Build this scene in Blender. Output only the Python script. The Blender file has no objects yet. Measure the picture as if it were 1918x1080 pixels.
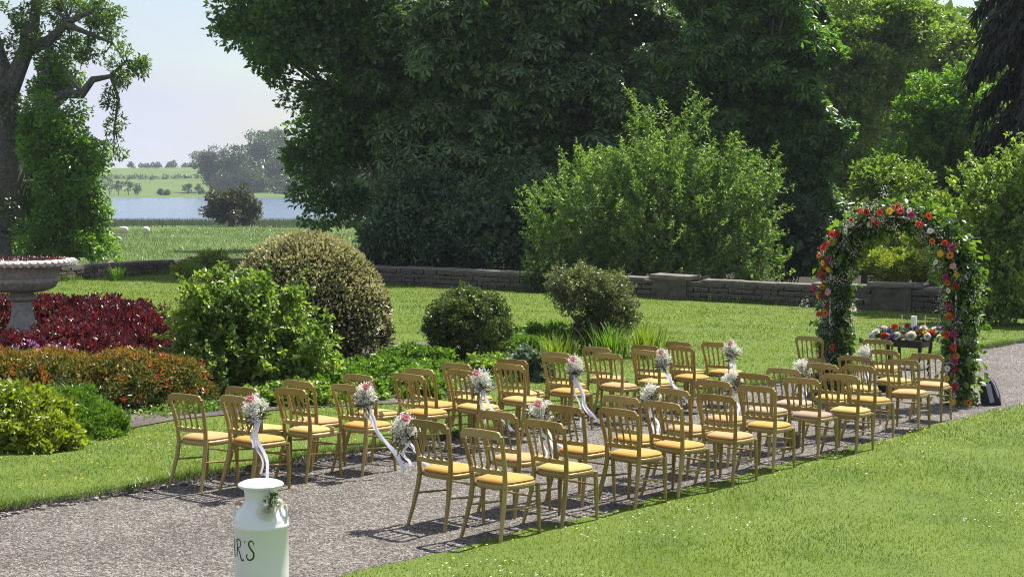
import bpy, math, random
import numpy as np
from mathutils import Vector, Matrix, Euler

rng = np.random.default_rng(11)
random.seed(11)
R = math.radians
scene = bpy.context.scene
COL = scene.collection

# ------------------------------------------------------------------ camera, sky, sun, exposure
EYE = 2.55
cam_data = bpy.data.cameras.new('camera')
cam_data.sensor_width = 36.0
cam_data.sensor_fit = 'HORIZONTAL'
cam_data.lens = 52.55
cam_data.clip_start = 0.1
cam_data.clip_end = 6000
cam = bpy.data.objects.new('camera', cam_data)
cam.location = (0, 0, EYE)
cam.rotation_euler = (R(90 - 3.984), 0, 0)
COL.objects.link(cam)
scene.camera = cam

SUN_AZ = R(40)      # clockwise from +Y (view direction) towards +X
SUN_EL = R(58)
world = bpy.data.worlds.new('World')
scene.world = world
world.use_nodes = True
nt = world.node_tree
nt.nodes.clear()
w_out = nt.nodes.new('ShaderNodeOutputWorld')
w_bg = nt.nodes.new('ShaderNodeBackground')
w_sky = nt.nodes.new('ShaderNodeTexSky')
w_sky.sky_type = 'NISHITA'
w_sky.sun_disc = False
w_sky.sun_elevation = SUN_EL
w_sky.sun_rotation = SUN_AZ
w_sky.air_density = 1.1
w_sky.dust_density = 1.4
w_sky.ozone_density = 1.5
w_tc = nt.nodes.new('ShaderNodeTexCoord')
w_map = nt.nodes.new('ShaderNodeMapping')
w_map.inputs['Scale'].default_value = (1.0, 1.0, 3.4)
w_noise = nt.nodes.new('ShaderNodeTexNoise')
w_noise.inputs['Scale'].default_value = 3.1
w_noise.inputs['Detail'].default_value = 7
w_noise.inputs['Roughness'].default_value = 0.55
w_ramp = nt.nodes.new('ShaderNodeValToRGB')
w_ramp.color_ramp.elements[0].position = 0.40
w_ramp.color_ramp.elements[0].color = (0.2, 0.2, 0.2, 1)
w_ramp.color_ramp.elements[1].position = 0.62
w_ramp.color_ramp.elements[1].color = (0.95, 0.95, 0.95, 1)
w_mix = nt.nodes.new('ShaderNodeMixRGB')
w_mix.inputs['Color2'].default_value = (4.6, 4.75, 5.7, 1)
nt.links.new(w_tc.outputs['Generated'], w_map.inputs['Vector'])
nt.links.new(w_map.outputs['Vector'], w_noise.inputs['Vector'])
nt.links.new(w_noise.outputs['Fac'], w_ramp.inputs['Fac'])
nt.links.new(w_ramp.outputs['Color'], w_mix.inputs['Fac'])
nt.links.new(w_sky.outputs['Color'], w_mix.inputs['Color1'])
nt.links.new(w_mix.outputs['Color'], w_bg.inputs['Color'])
w_bg.inputs['Strength'].default_value = 0.078
nt.links.new(w_bg.outputs['Background'], w_out.inputs['Surface'])

sun_d = bpy.data.lights.new('sun', 'SUN')
sun_d.energy = 5.0
sun_d.angle = R(0.5)
sun_d.color = (1.0, 0.95, 0.86)
sun = bpy.data.objects.new('sun', sun_d)
sdir = Vector((math.sin(SUN_AZ) * math.cos(SUN_EL), math.cos(SUN_AZ) * math.cos(SUN_EL), math.sin(SUN_EL)))
sun.rotation_euler = (-sdir).to_track_quat('-Z', 'Y').to_euler()
sun.location = (20, 20, 60)
COL.objects.link(sun)

vs = scene.view_settings
vs.view_transform = 'Standard'
vs.look = 'None'
vs.exposure = 1.0
vs.gamma = 1.0
vs.use_curve_mapping = False
scene.render.engine = 'CYCLES'
scene.cycles.max_bounces = 7
scene.cycles.transparent_max_bounces = 6
scene.cycles.volume_bounces = 0
scene.cycles.use_denoising = True
scene.cycles.denoiser = 'OPENIMAGEDENOISE'
scene.cycles.denoising_input_passes = 'RGB_ALBEDO_NORMAL'
scene.cycles.denoising_prefilter = 'NONE'
scene.cycles.filter_width = 1.1

# ------------------------------------------------------------------ the garden's own frame
# s runs along the gravel path towards the flower arch, r runs across it towards the near lawn
PATH = R(38)
FD = np.array([math.sin(PATH), math.cos(PATH)])
RD = np.array([math.cos(PATH), -math.sin(PATH)])
SLOPE = 0.026

def xy(s, r):
    return (s * FD[0] + r * RD[0], s * FD[1] + r * RD[1])
def sr(x, y):
    return (x * FD[0] + y * FD[1], x * RD[0] + y * RD[1])
def zg(x, y):
    return -SLOPE * (x * FD[0] + y * FD[1])
def sst(a, b, v):
    t = np.clip((v - a) / (b - a), 0, 1)
    return t * t * (3 - 2 * t)
def terrain(x, y):
    x = np.asarray(x, float); y = np.asarray(y, float)
    base = -SLOPE * (np.clip(x, -60, 40) * FD[0] + np.clip(y, -40, 62) * FD[1]) - 0.16
    q = np.clip((y - 60) / 150.0, 0, 1)
    z = base * (1 - q) + (-3.25) * q
    z = z - 2.2 * sst(206, 262, y)
    far = 2.4 * sst(640, 700, y) + sst(665, 1050, y) * (17.0 - 7 * sst(-100, 60, x)) + sst(1050, 1500, y) * -8
    z = z + far
    return z
def zt(x, y):
    return float(terrain(x, y))

# ------------------------------------------------------------------ helpers
def link(o, parent=None):
    COL.objects.link(o)
    if parent is not None:
        o.parent = parent
    return o
def tag(o, label=None, cat=None, group=None, kind=None):
    if label: o['label'] = label
    if cat: o['category'] = cat
    if group: o['group'] = group
    if kind: o['kind'] = kind
    return o
def thing(name, label, cat, loc=(0, 0, 0), rot=(0, 0, 0), group=None):
    o = bpy.data.objects.new(name, None)
    o.empty_display_size = 0.1
    o.location = loc
    o.rotation_euler = rot
    link(o)
    return tag(o, label, cat, group)
def mesh_np(name, V, F, smooth=False):
    """V (n,3), F (m,3) or (m,4) int"""
    me = bpy.data.meshes.new(name)
    V = np.ascontiguousarray(V, dtype=np.float32); F = np.ascontiguousarray(F, dtype=np.int32)
    k = F.shape[1]
    me.vertices.add(len(V)); me.vertices.foreach_set('co', V.ravel())
    me.loops.add(F.size); me.loops.foreach_set('vertex_index', F.ravel())
    me.polygons.add(len(F))
    me.polygons.foreach_set('loop_start', np.arange(0, F.size, k, dtype=np.int32))
    me.polygons.foreach_set('loop_total', np.full(len(F), k, dtype=np.int32))
    if smooth:
        me.polygons.foreach_set('use_smooth', np.ones(len(F), dtype=bool))
    me.update(calc_edges=True)
    return me
def obj(name, me, mat=None, parent=None, loc=None, rot=None):
    o = bpy.data.objects.new(name, me)
    if mat is not None:
        me.materials.clear(); me.materials.append(mat)
    if loc is not None: o.location = loc
    if rot is not None: o.rotation_euler = rot
    return link(o, parent)

class MB:
    def __init__(self):
        self.v = []; self.f = []
    def add(self, vs, fs):
        b = len(self.v)
        self.v += [tuple(map(float, p)) for p in vs]
        self.f += [tuple(b + i for i in f) for f in fs]
    def tube(self, pts, rad, n=8, cap=True, squash=None):
        pts = [Vector(p) for p in pts]
        if not hasattr(rad, '__len__'): rad = [rad] * len(pts)
        rings = []
        up = None
        for i, p in enumerate(pts):
            if i == 0: t = pts[1] - pts[0]
            elif i == len(pts) - 1: t = pts[-1] - pts[-2]
            else: t = pts[i + 1] - pts[i - 1]
            t.normalize()
            if up is None:
                up = Vector((0, 1, 0)) if abs(t.y) < .8 else Vector((1, 0, 0))
            a = t.cross(up)
            if a.length < 1e-4: a = t.cross(Vector((1, 0, 0)))
            a.normalize(); b = a.cross(t); b.normalize(); up = b
            ring = []
            for k in range(n):
                an = 2 * math.pi * k / n
                q = a * math.cos(an) + b * math.sin(an)
                if squash: q = Vector((q.x * squash[0], q.y * squash[1], q.z * squash[2]))
                ring.append(p + q * rad[i])
            rings.append(ring)
        vs = [q for r_ in rings for q in r_]
        fs = []
        for i in range(len(pts) - 1):
            for k in range(n):
                fs.append((i * n + k, i * n + (k + 1) % n, (i + 1) * n + (k + 1) % n, (i + 1) * n + k))
        if cap:
            fs.append(tuple(range(n - 1, -1, -1)))
            m = (len(pts) - 1) * n
            fs.append(tuple(m + k for k in range(n)))
        self.add(vs, fs)
        return self
    def lathe(self, prof, n=32, c=(0, 0, 0), rmod=None):
        vs = []; fs = []
        for (r_, z) in prof:
            for k in range(n):
                an = 2 * math.pi * k / n
                rr = r_ * (rmod(an, z) if rmod else 1)
                vs.append((c[0] + rr * math.cos(an), c[1] + rr * math.sin(an), c[2] + z))
        for i in range(len(prof) - 1):
            for k in range(n):
                fs.append((i * n + k, i * n + (k + 1) % n, (i + 1) * n + (k + 1) % n, (i + 1) * n + k))
        fs.append(tuple(range(n - 1, -1, -1)))
        m = (len(prof) - 1) * n
        fs.append(tuple(m + k for k in range(n)))
        self.add(vs, fs)
        return self
    def box(self, c, d, rz=0, jit=0):
        ca, sa = math.cos(rz), math.sin(rz)
        vs = []
        for sz in (-.5, .5):
            for (sx, sy) in ((-.5, -.5), (.5, -.5), (.5, .5), (-.5, .5)):
                x = sx * d[0] + random.uniform(-jit, jit); y = sy * d[1] + random.uniform(-jit, jit); z = sz * d[2] + random.uniform(-jit, jit)
                vs.append((c[0] + x * ca - y * sa, c[1] + x * sa + y * ca, c[2] + z))
        self.add(vs, [(3, 2, 1, 0), (4, 5, 6, 7), (0, 1, 5, 4), (1, 2, 6, 5), (2, 3, 7, 6), (3, 0, 4, 7)])
        return self
    def strip(self, xs, top, bot, y0, y1, curve=None):
        """solid strip: for every x a top and bottom height, thickness y0..y1"""
        n = len(xs); vs = []
        for i in range(n):
            c = curve(xs[i]) if curve else 0
            vs += [(xs[i], y0 + c, bot[i]), (xs[i], y0 + c, top[i]), (xs[i], y1 + c, top[i]), (xs[i], y1 + c, bot[i])]
        fs = []
        for i in range(n - 1):
            a = 4 * i; b = a + 4
            for k in range(4):
                fs.append((a + k, b + k, b + (k + 1) % 4, a + (k + 1) % 4))
        fs.append((0, 1, 2, 3)); m = 4 * (n - 1); fs.append((m + 3, m + 2, m + 1, m))
        self.add(vs, fs)
        return self
    def mesh(self, name, smooth=False, bevel=0):
        me = bpy.data.meshes.new(name)
        me.from_pydata(self.v, [], self.f)
        me.validate()
        if bevel or True:
            import bmesh
            bm = bmesh.new(); bm.from_mesh(me)
            bmesh.ops.recalc_face_normals(bm, faces=bm.faces)
            if bevel:
                bmesh.ops.bevel(bm, geom=[e for e in bm.edges if len(e.link_faces) == 2 and e.calc_face_angle(0) > .6], offset=bevel, segments=2, affect='EDGES', clamp_overlap=True)
            bm.to_mesh(me); bm.free()
        if smooth:
            for p in me.polygons: p.use_smooth = True
            me.set_sharp_from_angle(angle=R(42))
        return me
    def build(self, name, mat, parent=None, smooth=False, bevel=0, loc=None, rot=None):
        return obj(name, self.mesh(name, smooth, bevel), mat, parent, loc, rot)

# ------------------------------------------------------------------ materials
def new_mat(name):
    m = bpy.data.materials.new(name); m.use_nodes = True
    m.node_tree.nodes.clear()
    o = m.node_tree.nodes.new('ShaderNodeOutputMaterial')
    return m, m.node_tree, o
def N(t, typ, **kw):
    n = t.nodes.new(typ)
    for k, v in kw.items():
        if k in n.inputs: n.inputs[k].default_value = v
        else: setattr(n, k, v)
    return n
def ramp(t, fac, stops):
    r_ = t.nodes.new('ShaderNodeValToRGB')
    e = r_.color_ramp.elements
    while len(e) < len(stops): e.new(0.5)
    for i, (p, c) in enumerate(stops):
        e[i].position = p; e[i].color = (c[0], c[1], c[2], 1)
    t.links.new(fac, r_.inputs['Fac'])
    return r_.outputs['Color']
def leaf_mat(name, stops, trans=0.4, tcol=(1.25, 1.35, 0.55), rough=0.36, spec=0.55, patch=0.35, pscale=0.6):
    """stops: list of leaf colours (dark to light), drawn at random per leaf and in soft patches"""
    m, t, o = new_mat(name)
    g = N(t, 'ShaderNodeNewGeometry')
    tc = N(t, 'ShaderNodeTexCoord')
    ns = N(t, 'ShaderNodeTexNoise', Scale=pscale, Detail=2.0)
    t.links.new(tc.outputs['Object'], ns.inputs['Vector'])
    mr = N(t, 'ShaderNodeMapRange'); mr.inputs['From Min'].default_value = .3; mr.inputs['From Max'].default_value = .7
    t.links.new(ns.outputs['Fac'], mr.inputs['Value'])
    mx = N(t, 'ShaderNodeMix'); mx.data_type = 'FLOAT'
    mx.inputs[0].default_value = patch
    t.links.new(g.outputs['Random Per Island'], mx.inputs[2]); t.links.new(mr.outputs['Result'], mx.inputs[3])
    k = len(stops)
    c = ramp(t, mx.outputs[0], [(0.08 + 0.84 * i / (k - 1), stops[i]) for i in range(k)])
    p = N(t, 'ShaderNodeBsdfPrincipled', Roughness=rough)
    p.inputs['Specular IOR Level'].default_value = spec
    t.links.new(c, p.inputs['Base Color'])
    tr = N(t, 'ShaderNodeBsdfTranslucent')
    mul = N(t, 'ShaderNodeMixRGB', blend_type='MULTIPLY'); mul.inputs['Fac'].default_value = 1
    mul.inputs['Color2'].default_value = (*tcol, 1)
    t.links.new(c, mul.inputs['Color1']); t.links.new(mul.outputs['Color'], tr.inputs['Color'])
    ms = N(t, 'ShaderNodeMixShader'); ms.inputs['Fac'].default_value = trans
    t.links.new(p.outputs[0], ms.inputs[1]); t.links.new(tr.outputs[0], ms.inputs[2])
    t.links.new(ms.outputs[0], o.inputs['Surface'])
    return m
def plain(name, col, rough=0.5, metal=0.0, var=0.0, scale=20, bump=0.0, col2=None, spec=0.5, island=False, coat=0):
    m, t, o = new_mat(name)
    p = N(t, 'ShaderNodeBsdfPrincipled', Roughness=rough, Metallic=metal)
    p.inputs['Specular IOR Level'].default_value = spec
    p.inputs['Coat Weight'].default_value = coat
    tc = N(t, 'ShaderNodeTexCoord')
    ns = N(t, 'ShaderNodeTexNoise', Scale=scale, Detail=5.0, Roughness=.6)
    t.links.new(tc.outputs['Object'], ns.inputs['Vector'])
    c2 = col2 if col2 else tuple(min(1, x * (1 + var)) for x in col)
    c1 = col if col2 else tuple(x * (1 - var) for x in col)
    fac = ns.outputs['Fac']
    if island:
        g = N(t, 'ShaderNodeNewGeometry'); fac = g.outputs['Random Per Island']
    c = ramp(t, fac, [(0.3 if not island else 0, c1), (0.7 if not island else 1, c2)])
    t.links.new(c, p.inputs['Base Color'])
    if bump:
        b = N(t, 'ShaderNodeBump', Strength=bump, Distance=0.01)
        t.links.new(ns.outputs['Fac'], b.inputs['Height']); t.links.new(b.outputs[0], p.inputs['Normal'])
    t.links.new(p.outputs[0], o.inputs['Surface'])
    return m
def ground_mat(name, stops, scale, scale2, rough=0.9, bump=0.3, dist=0.02, fine=None):
    m, t, o = new_mat(name)
    tc = N(t, 'ShaderNodeTexCoord')
    a = N(t, 'ShaderNodeTexNoise', Scale=scale, Detail=6.0, Roughness=.6)
    b = N(t, 'ShaderNodeTexNoise', Scale=scale2, Detail=4.0, Roughness=.7)
    for q in (a, b): t.links.new(tc.outputs['Object'], q.inputs['Vector'])
    mx = N(t, 'ShaderNodeMix'); mx.data_type = 'FLOAT'; mx.inputs[0].default_value = .5
    t.links.new(a.outputs['Fac'], mx.inputs[2]); t.links.new(b.outputs['Fac'], mx.inputs[3])
    k = len(stops)
    c = ramp(t, mx.outputs[0], [(0.34 + 0.32 * i / (k - 1), stops[i]) for i in range(k)])
    p = N(t, 'ShaderNodeBsdfPrincipled', Roughness=rough)
    p.inputs['Specular IOR Level'].default_value = .2
    t.links.new(c, p.inputs['Base Color'])
    bp = N(t, 'ShaderNodeBump', Strength=bump, Distance=dist)
    t.links.new(b.outputs['Fac'], bp.inputs['Height']); t.links.new(bp.outputs[0], p.inputs['Normal'])
    t.links.new(p.outputs[0], o.inputs['Surface'])
    return m

M = {}
def gravel_mat():
    m, t, o = new_mat('gravel')
    tc = N(t, 'ShaderNodeTexCoord')
    v = N(t, 'ShaderNodeTexVoronoi', Scale=52.0, Randomness=1.0)
    v2 = N(t, 'ShaderNodeTexVoronoi', Scale=31.0, Randomness=1.0)
    n = N(t, 'ShaderNodeTexNoise', Scale=1.1, Detail=5.0)
    for q in (v, v2, n): t.links.new(tc.outputs['Object'], q.inputs['Vector'])
    sep = N(t, 'ShaderNodeSeparateColor'); t.links.new(v.outputs['Color'], sep.inputs[0])
    c = ramp(t, sep.outputs[0], [(0, (.036, .032, .029)), (.35, (.085, .076, .067)), (.7, (.145, .13, .115)), (1, (.29, .262, .235))])
    big = ramp(t, n.outputs['Fac'], [(.3, (.66, .65, .62)), (.7, (1.12, 1.10, 1.08))])
    mul = N(t, 'ShaderNodeMixRGB', blend_type='MULTIPLY'); mul.inputs['Fac'].default_value = 1
    t.links.new(c, mul.inputs['Color1']); t.links.new(big, mul.inputs['Color2'])
    p = N(t, 'ShaderNodeBsdfPrincipled', Roughness=.85)
    t.links.new(mul.outputs[0], p.inputs['Base Color'])
    ad = N(t, 'ShaderNodeMath', operation='ADD')
    t.links.new(v.outputs['Distance'], ad.inputs[0]); t.links.new(v2.outputs['Distance'], ad.inputs[1])
    b = N(t, 'ShaderNodeBump', Strength=.9, Distance=.02); b.invert = True
    t.links.new(ad.outputs[0], b.inputs['Height']); t.links.new(b.outputs[0], p.inputs['Normal'])
    t.links.new(p.outputs[0], o.inputs['Surface'])
    return m
M['gravel'] = gravel_mat()
M['stonelet'] = plain('gravel_stone', (.03, .027, .024), .8, island=True, col2=(.28, .252, .225))
M['turf'] = ground_mat('turf', [(.05, .085, .012), (.09, .135, .02), (.13, .17, .034)], 1.3, 30, bump=.5)
M['field'] = ground_mat('field', [(.05, .09, .018), (.08, .13, .026), (.12, .16, .042)], .05, .9, bump=.6, dist=.15)
M['soil'] = ground_mat('soil', [(.035, .03, .026), (.10, .088, .077), (.21, .19, .17)], 2.0, 45, bump=.8)
M['grass'] = leaf_mat('grass_blades', [(.05, .10, .008), (.095, .165, .010), (.15, .22, .014), (.24, .275, .035)], trans=.5, patch=.62, pscale=.55, rough=.65, spec=.12, tcol=(1.2, 1.25, .5))
M['longgrass'] = leaf_mat('long_grass', [(.05, .10, .015), (.09, .16, .025), (.17, .22, .05)], trans=.4, patch=.4, pscale=.5)
M['fieldgrass'] = leaf_mat('field_grass', [(.05, .09, .018), (.085, .135, .028), (.15, .17, .06)], trans=.35, patch=.5, pscale=.08)
M['reed'] = leaf_mat('reeds', [(.05, .08, .05), (.085, .115, .08), (.15, .16, .115)], trans=.25, patch=.4, pscale=.1)
def gold_mat():
    m, t, o = new_mat('gold_paint')
    tc = N(t, 'ShaderNodeTexCoord'); oi = N(t, 'ShaderNodeObjectInfo')
    ad = N(t, 'ShaderNodeVectorMath', operation='ADD'); t.links.new(tc.outputs['Object'], ad.inputs[0])
    sc = N(t, 'ShaderNodeVectorMath', operation='SCALE'); sc.inputs['Scale'].default_value = 3.0
    t.links.new(oi.outputs['Location'], sc.inputs[0]); t.links.new(sc.outputs[0], ad.inputs[1])
    a = N(t, 'ShaderNodeTexNoise', Scale=7.0, Detail=4.0); b = N(t, 'ShaderNodeTexNoise', Scale=55.0, Detail=3.0)
    for q in (a, b): t.links.new(ad.outputs[0], q.inputs['Vector'])
    mx = N(t, 'ShaderNodeMix'); mx.data_type = 'FLOAT'; mx.inputs[0].default_value = .45
    t.links.new(a.outputs['Fac'], mx.inputs[2]); t.links.new(oi.outputs['Random'], mx.inputs[3])
    c = ramp(t, mx.outputs[0], [(.15, (.20, .135, .04)), (.5, (.30, .22, .07)), (.85, (.38, .29, .11))])
    wear = ramp(t, b.outputs['Fac'], [(.66, (0, 0, 0)), (.72, (1, 1, 1))])
    w = N(t, 'ShaderNodeMixRGB'); w.inputs['Color2'].default_value = (.10, .06, .03, 1)
    t.links.new(wear, w.inputs['Fac']); t.links.new(c, w.inputs['Color1'])
    p = N(t, 'ShaderNodeBsdfPrincipled', Metallic=.3)
    rr = ramp(t, a.outputs['Fac'], [(.3, (.28, .28, .28)), (.7, (.5, .5, .5))])
    t.links.new(w.outputs[0], p.inputs['Base Color']); t.links.new(rr, p.inputs['Roughness'])
    t.links.new(p.outputs[0], o.inputs['Surface'])
    return m
M['gold'] = gold_mat()
M['cush'] = {
 'amber': plain('cushion_amber', (.42, .235, .045), .85, var=.14, scale=6, bump=.1),
 'yellow': plain('cushion_straw', (.40, .29, .085), .85, var=.12, scale=6, bump=.1),
 'peach': plain('cushion_peach', (.42, .245, .10), .85, var=.12, scale=6, bump=.1),
 'pink': plain('cushion_dusty_pink', (.38, .255, .165), .85, var=.12, scale=6, bump=.1),
 'grey': plain('cushion_taupe', (.27, .195, .135), .85, var=.12, scale=6, bump=.1)}
M['white_metal'] = plain('white_enamel', (.74, .75, .76), .28, 0, var=.03, scale=5, coat=.4)
M['black'] = plain('black_paint', (.012, .012, .013), .4)
M['rope'] = plain('rope', (.45, .30, .18), .9, var=.3, scale=60)
M['blossom'] = leaf_mat('babys_breath', [(.62, .62, .54), (.78, .78, .72), (.88, .88, .84)], trans=.4, tcol=(1, 1, .95), rough=.8, spec=.1)
M['stem'] = leaf_mat('posy_stems', [(.10, .14, .07), (.18, .22, .11)], trans=.3)
M['ribbon'] = leaf_mat('white_ribbon', [(.68, .68, .78), (.80, .80, .88)], trans=.35, tcol=(1, 1, 1.02), rough=.35, spec=.5)
M['rosepink'] = leaf_mat('pink_rose', [(.55, .16, .20), (.72, .36, .39), (.78, .52, .52)], trans=.25, tcol=(1.1, .9, .9))
M['rosewhite'] = leaf_mat('white_rose', [(.78, .77, .68), (.88, .87, .80)], trans=.25, tcol=(1, 1, .95))
PET = {'r': [(.42, .018, .012), (.62, .045, .02), (.70, .08, .03)], 'd': [(.20, .008, .014), (.34, .012, .02)], 'o': [(.66, .18, .015), (.74, .30, .03)],
       'y': [(.72, .42, .015), (.80, .56, .03)], 'm': [(.32, .012, .13), (.50, .03, .20)], 'p': [(.66, .26, .34), (.76, .44, .48)],
       'w': [(.72, .72, .62), (.84, .83, .76)], 'v': [(.16, .05, .34), (.34, .16, .55)], 'l': [(.42, .30, .52), (.60, .50, .66)]}
for k in PET: M['pet_' + k] = leaf_mat('petal_' + k, PET[k], trans=.3, tcol=(1.1, 1, 1), rough=.6, spec=.2)
M['eye_dark'] = plain('flower_eye_dark', (.05, .03, .015), .9)
M['eye_yellow'] = plain('flower_eye_yellow', (.45, .30, .05), .9)
M['darkwood'] = plain('dark_wood', (.022, .013, .010), .4, var=.4, scale=12, bump=.1)
M['wax'] = plain('candle_wax', (.80, .77, .68), .5, var=.03)
M['wax_yellow'] = plain('taper_wax', (.74, .58, .26), .5, var=.03)
M['stone'] = plain('urn_stone', (.20, .185, .165), .9, scale=14, col2=(.40, .37, .33), bump=.5)
M['stonepale'] = plain('urn_rim_stone', (.34, .31, .28), .9, scale=24, col2=(.66, .62, .57), bump=.6)
M['wallstone'] = plain('wall_stone', (.042, .035, .028), .95, scale=3, col2=(.135, .115, .092), bump=.7)
M['coping'] = plain('coping_stone', (.075, .066, .056), .95, scale=2.5, col2=(.25, .225, .195), bump=.6)
M['mortar'] = plain('wall_core', (.022, .02, .018), 1.0, var=.3, scale=8)
M['bark'] = plain('bark', (.055, .045, .036), .95, scale=6, col2=(.16, .135, .11), bump=.9)
M['barkgrey'] = plain('ash_bark', (.035, .032, .028), .95, scale=9, col2=(.14, .13, .115), bump=1.0)
M['deadwood'] = plain('dead_wood', (.22, .185, .15), .9, scale=9, col2=(.42, .38, .33), bump=.5)
M['wool'] = plain('sheep_wool', (.58, .54, .46), 1.0, var=.12, scale=8, bump=.6)
M['bagcloth'] = plain('bag_cloth', (.010, .010, .014), .7, var=.3, scale=20)
M['bagtrim'] = plain('bag_trim', (.32, .31, .40), .6, var=.1)
M['frame_white'] = plain('arch_frame', (.74, .74, .72), .4)

# foliage palettes
LM = {
 'oak':    leaf_mat('leaf_oak', [(0.0403, 0.0905, 0.023), (0.0705, 0.1509, 0.0323), (0.1208, 0.2315, 0.046)], trans=0.45, pscale=.35),
 'chest':  leaf_mat('leaf_chestnut', [(0.0501, 0.0991, 0.0303), (0.0834, 0.1534, 0.042), (0.139, 0.2241, 0.0561)], trans=.36, pscale=.3),
 'syc':    leaf_mat('leaf_sycamore', [(0.0447, 0.1071, 0.0214), (0.0803, 0.1785, 0.0321), (0.1518, 0.2857, 0.0465)], trans=0.52, pscale=.35),
 'laurel': leaf_mat('leaf_laurel', [(0.0322, 0.0702, 0.0328), (0.0564, 0.1131, 0.0468), (0.0906, 0.1658, 0.0655)], trans=.25, rough=.35, spec=.5, pscale=.5),
 'willow': leaf_mat('leaf_sallow', [(.09, .165, .038), (.16, .26, .06), (.26, .36, .11)], trans=0.5, rough=.4, pscale=.7),
 'yoak':   leaf_mat('leaf_young_oak', [(0.0858, 0.1459, 0.0258), (0.1544, 0.2402, 0.0378), (0.2574, 0.3432, 0.0601)], trans=0.5, pscale=.3),
 'ash':    leaf_mat('leaf_ash', [(0.045, 0.09, 0.021), (0.0825, 0.15, 0.03), (0.1425, 0.2325, 0.048)], trans=0.5, pscale=.4),
 'lime':   leaf_mat('leaf_lime', [(0.0683, 0.145, 0.0205), (0.1194, 0.2389, 0.0308), (0.2048, 0.3413, 0.0512)], trans=0.52, pscale=.4),
 'conifer':leaf_mat('leaf_conifer', [(0.008, 0.0144, 0.008), (0.0144, 0.024, 0.012), (0.024, 0.0352, 0.016)], trans=.12, rough=.7, pscale=.4),
 'hawthorn':leaf_mat('leaf_hawthorn', [(0.0325, 0.0455, 0.0208), (0.065, 0.0845, 0.0364), (0.156, 0.13, 0.0715)], trans=.3, pscale=.5),
 'far':    leaf_mat('leaf_far', [(0.0263, 0.0553, 0.0165), (0.045, 0.085, 0.0225), (0.0713, 0.119, 0.0338)], trans=.35, pscale=.1),
 'red':    leaf_mat('leaf_red', [(0.0208, 0.0091, 0.0156), (0.0468, 0.013, 0.0208), (0.0975, 0.0208, 0.0273), (0.169, 0.0442, 0.039)], trans=0.3, tcol=(1.7, .5, .4), rough=.30, spec=.7, pscale=.8),
 'olive':  leaf_mat('leaf_olive', [(.045, .075, .018), (.085, .12, .026), (.15, .165, .035)], trans=0.4, tcol=(1.2, 1.1, .5), pscale=1.6),
 'orange': leaf_mat('petal_orange_bush', [(.38, .09, .025), (.52, .16, .04), (.55, .07, .03)], trans=.3, tcol=(1.2, .9, .6)),
 'ochre':  leaf_mat('leaf_ochre', [(.12, .15, .025), (.24, .19, .03), (.36, .17, .035)], trans=0.42, tcol=(1.2, 1, .5), pscale=1.6),
 'philad': leaf_mat('leaf_bright', [(0.0621, 0.1148, 0.0259), (0.1242, 0.2093, 0.0415), (0.236, 0.324, 0.0713), (0.3726, 0.4455, 0.1102)], trans=0.5, pscale=1.1),
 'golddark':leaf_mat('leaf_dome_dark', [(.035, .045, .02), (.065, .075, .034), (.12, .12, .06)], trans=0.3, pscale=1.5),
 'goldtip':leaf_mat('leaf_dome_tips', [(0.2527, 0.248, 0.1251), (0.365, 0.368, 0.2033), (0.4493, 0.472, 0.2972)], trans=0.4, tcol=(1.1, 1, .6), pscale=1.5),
 'bush':   leaf_mat('leaf_round_bush', [(0.042, 0.0675, 0.021), (0.0825, 0.12, 0.033), (0.1425, 0.1875, 0.0525)], trans=0.4, pscale=1.8),
 'sage':   leaf_mat('leaf_sage', [(0.07, 0.091, 0.042), (0.126, 0.154, 0.07), (0.21, 0.231, 0.105)], trans=0.4, pscale=1.6),
 'cover':  leaf_mat('leaf_cover', [(0.0672, 0.1456, 0.0157), (0.112, 0.2128, 0.0224), (0.1792, 0.2912, 0.0392)], trans=.42, pscale=1.5),
 'lemon':  leaf_mat('leaf_lemon', [(0.108, 0.168, 0.018), (0.204, 0.264, 0.024), (0.336, 0.372, 0.042)], trans=.42, pscale=1.5),
 'iris':   leaf_mat('leaf_iris', [(.08, .14, .018), (.16, .23, .025), (.28, .32, .05)], trans=.45, pscale=1.5),
 'glauc':  leaf_mat('leaf_glaucous', [(.09, .14, .10), (.16, .22, .16)], trans=.25, pscale=1.5),
 'ivy':    leaf_mat('leaf_ivy', [(0.0312, 0.0625, 0.0187), (0.0625, 0.1125, 0.03), (0.125, 0.1875, 0.0562)], trans=.35, rough=.35, spec=.5, pscale=1.6),
 'vine':   leaf_mat('leaf_vine', [(.06, .13, .014), (.11, .20, .022), (.17, .27, .035)], trans=.45, pscale=1.6),
 'violet': leaf_mat('petal_violet', [(.36, .12, .42), (.58, .28, .62)], trans=.3, tcol=(1, .9, 1)),
}

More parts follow.
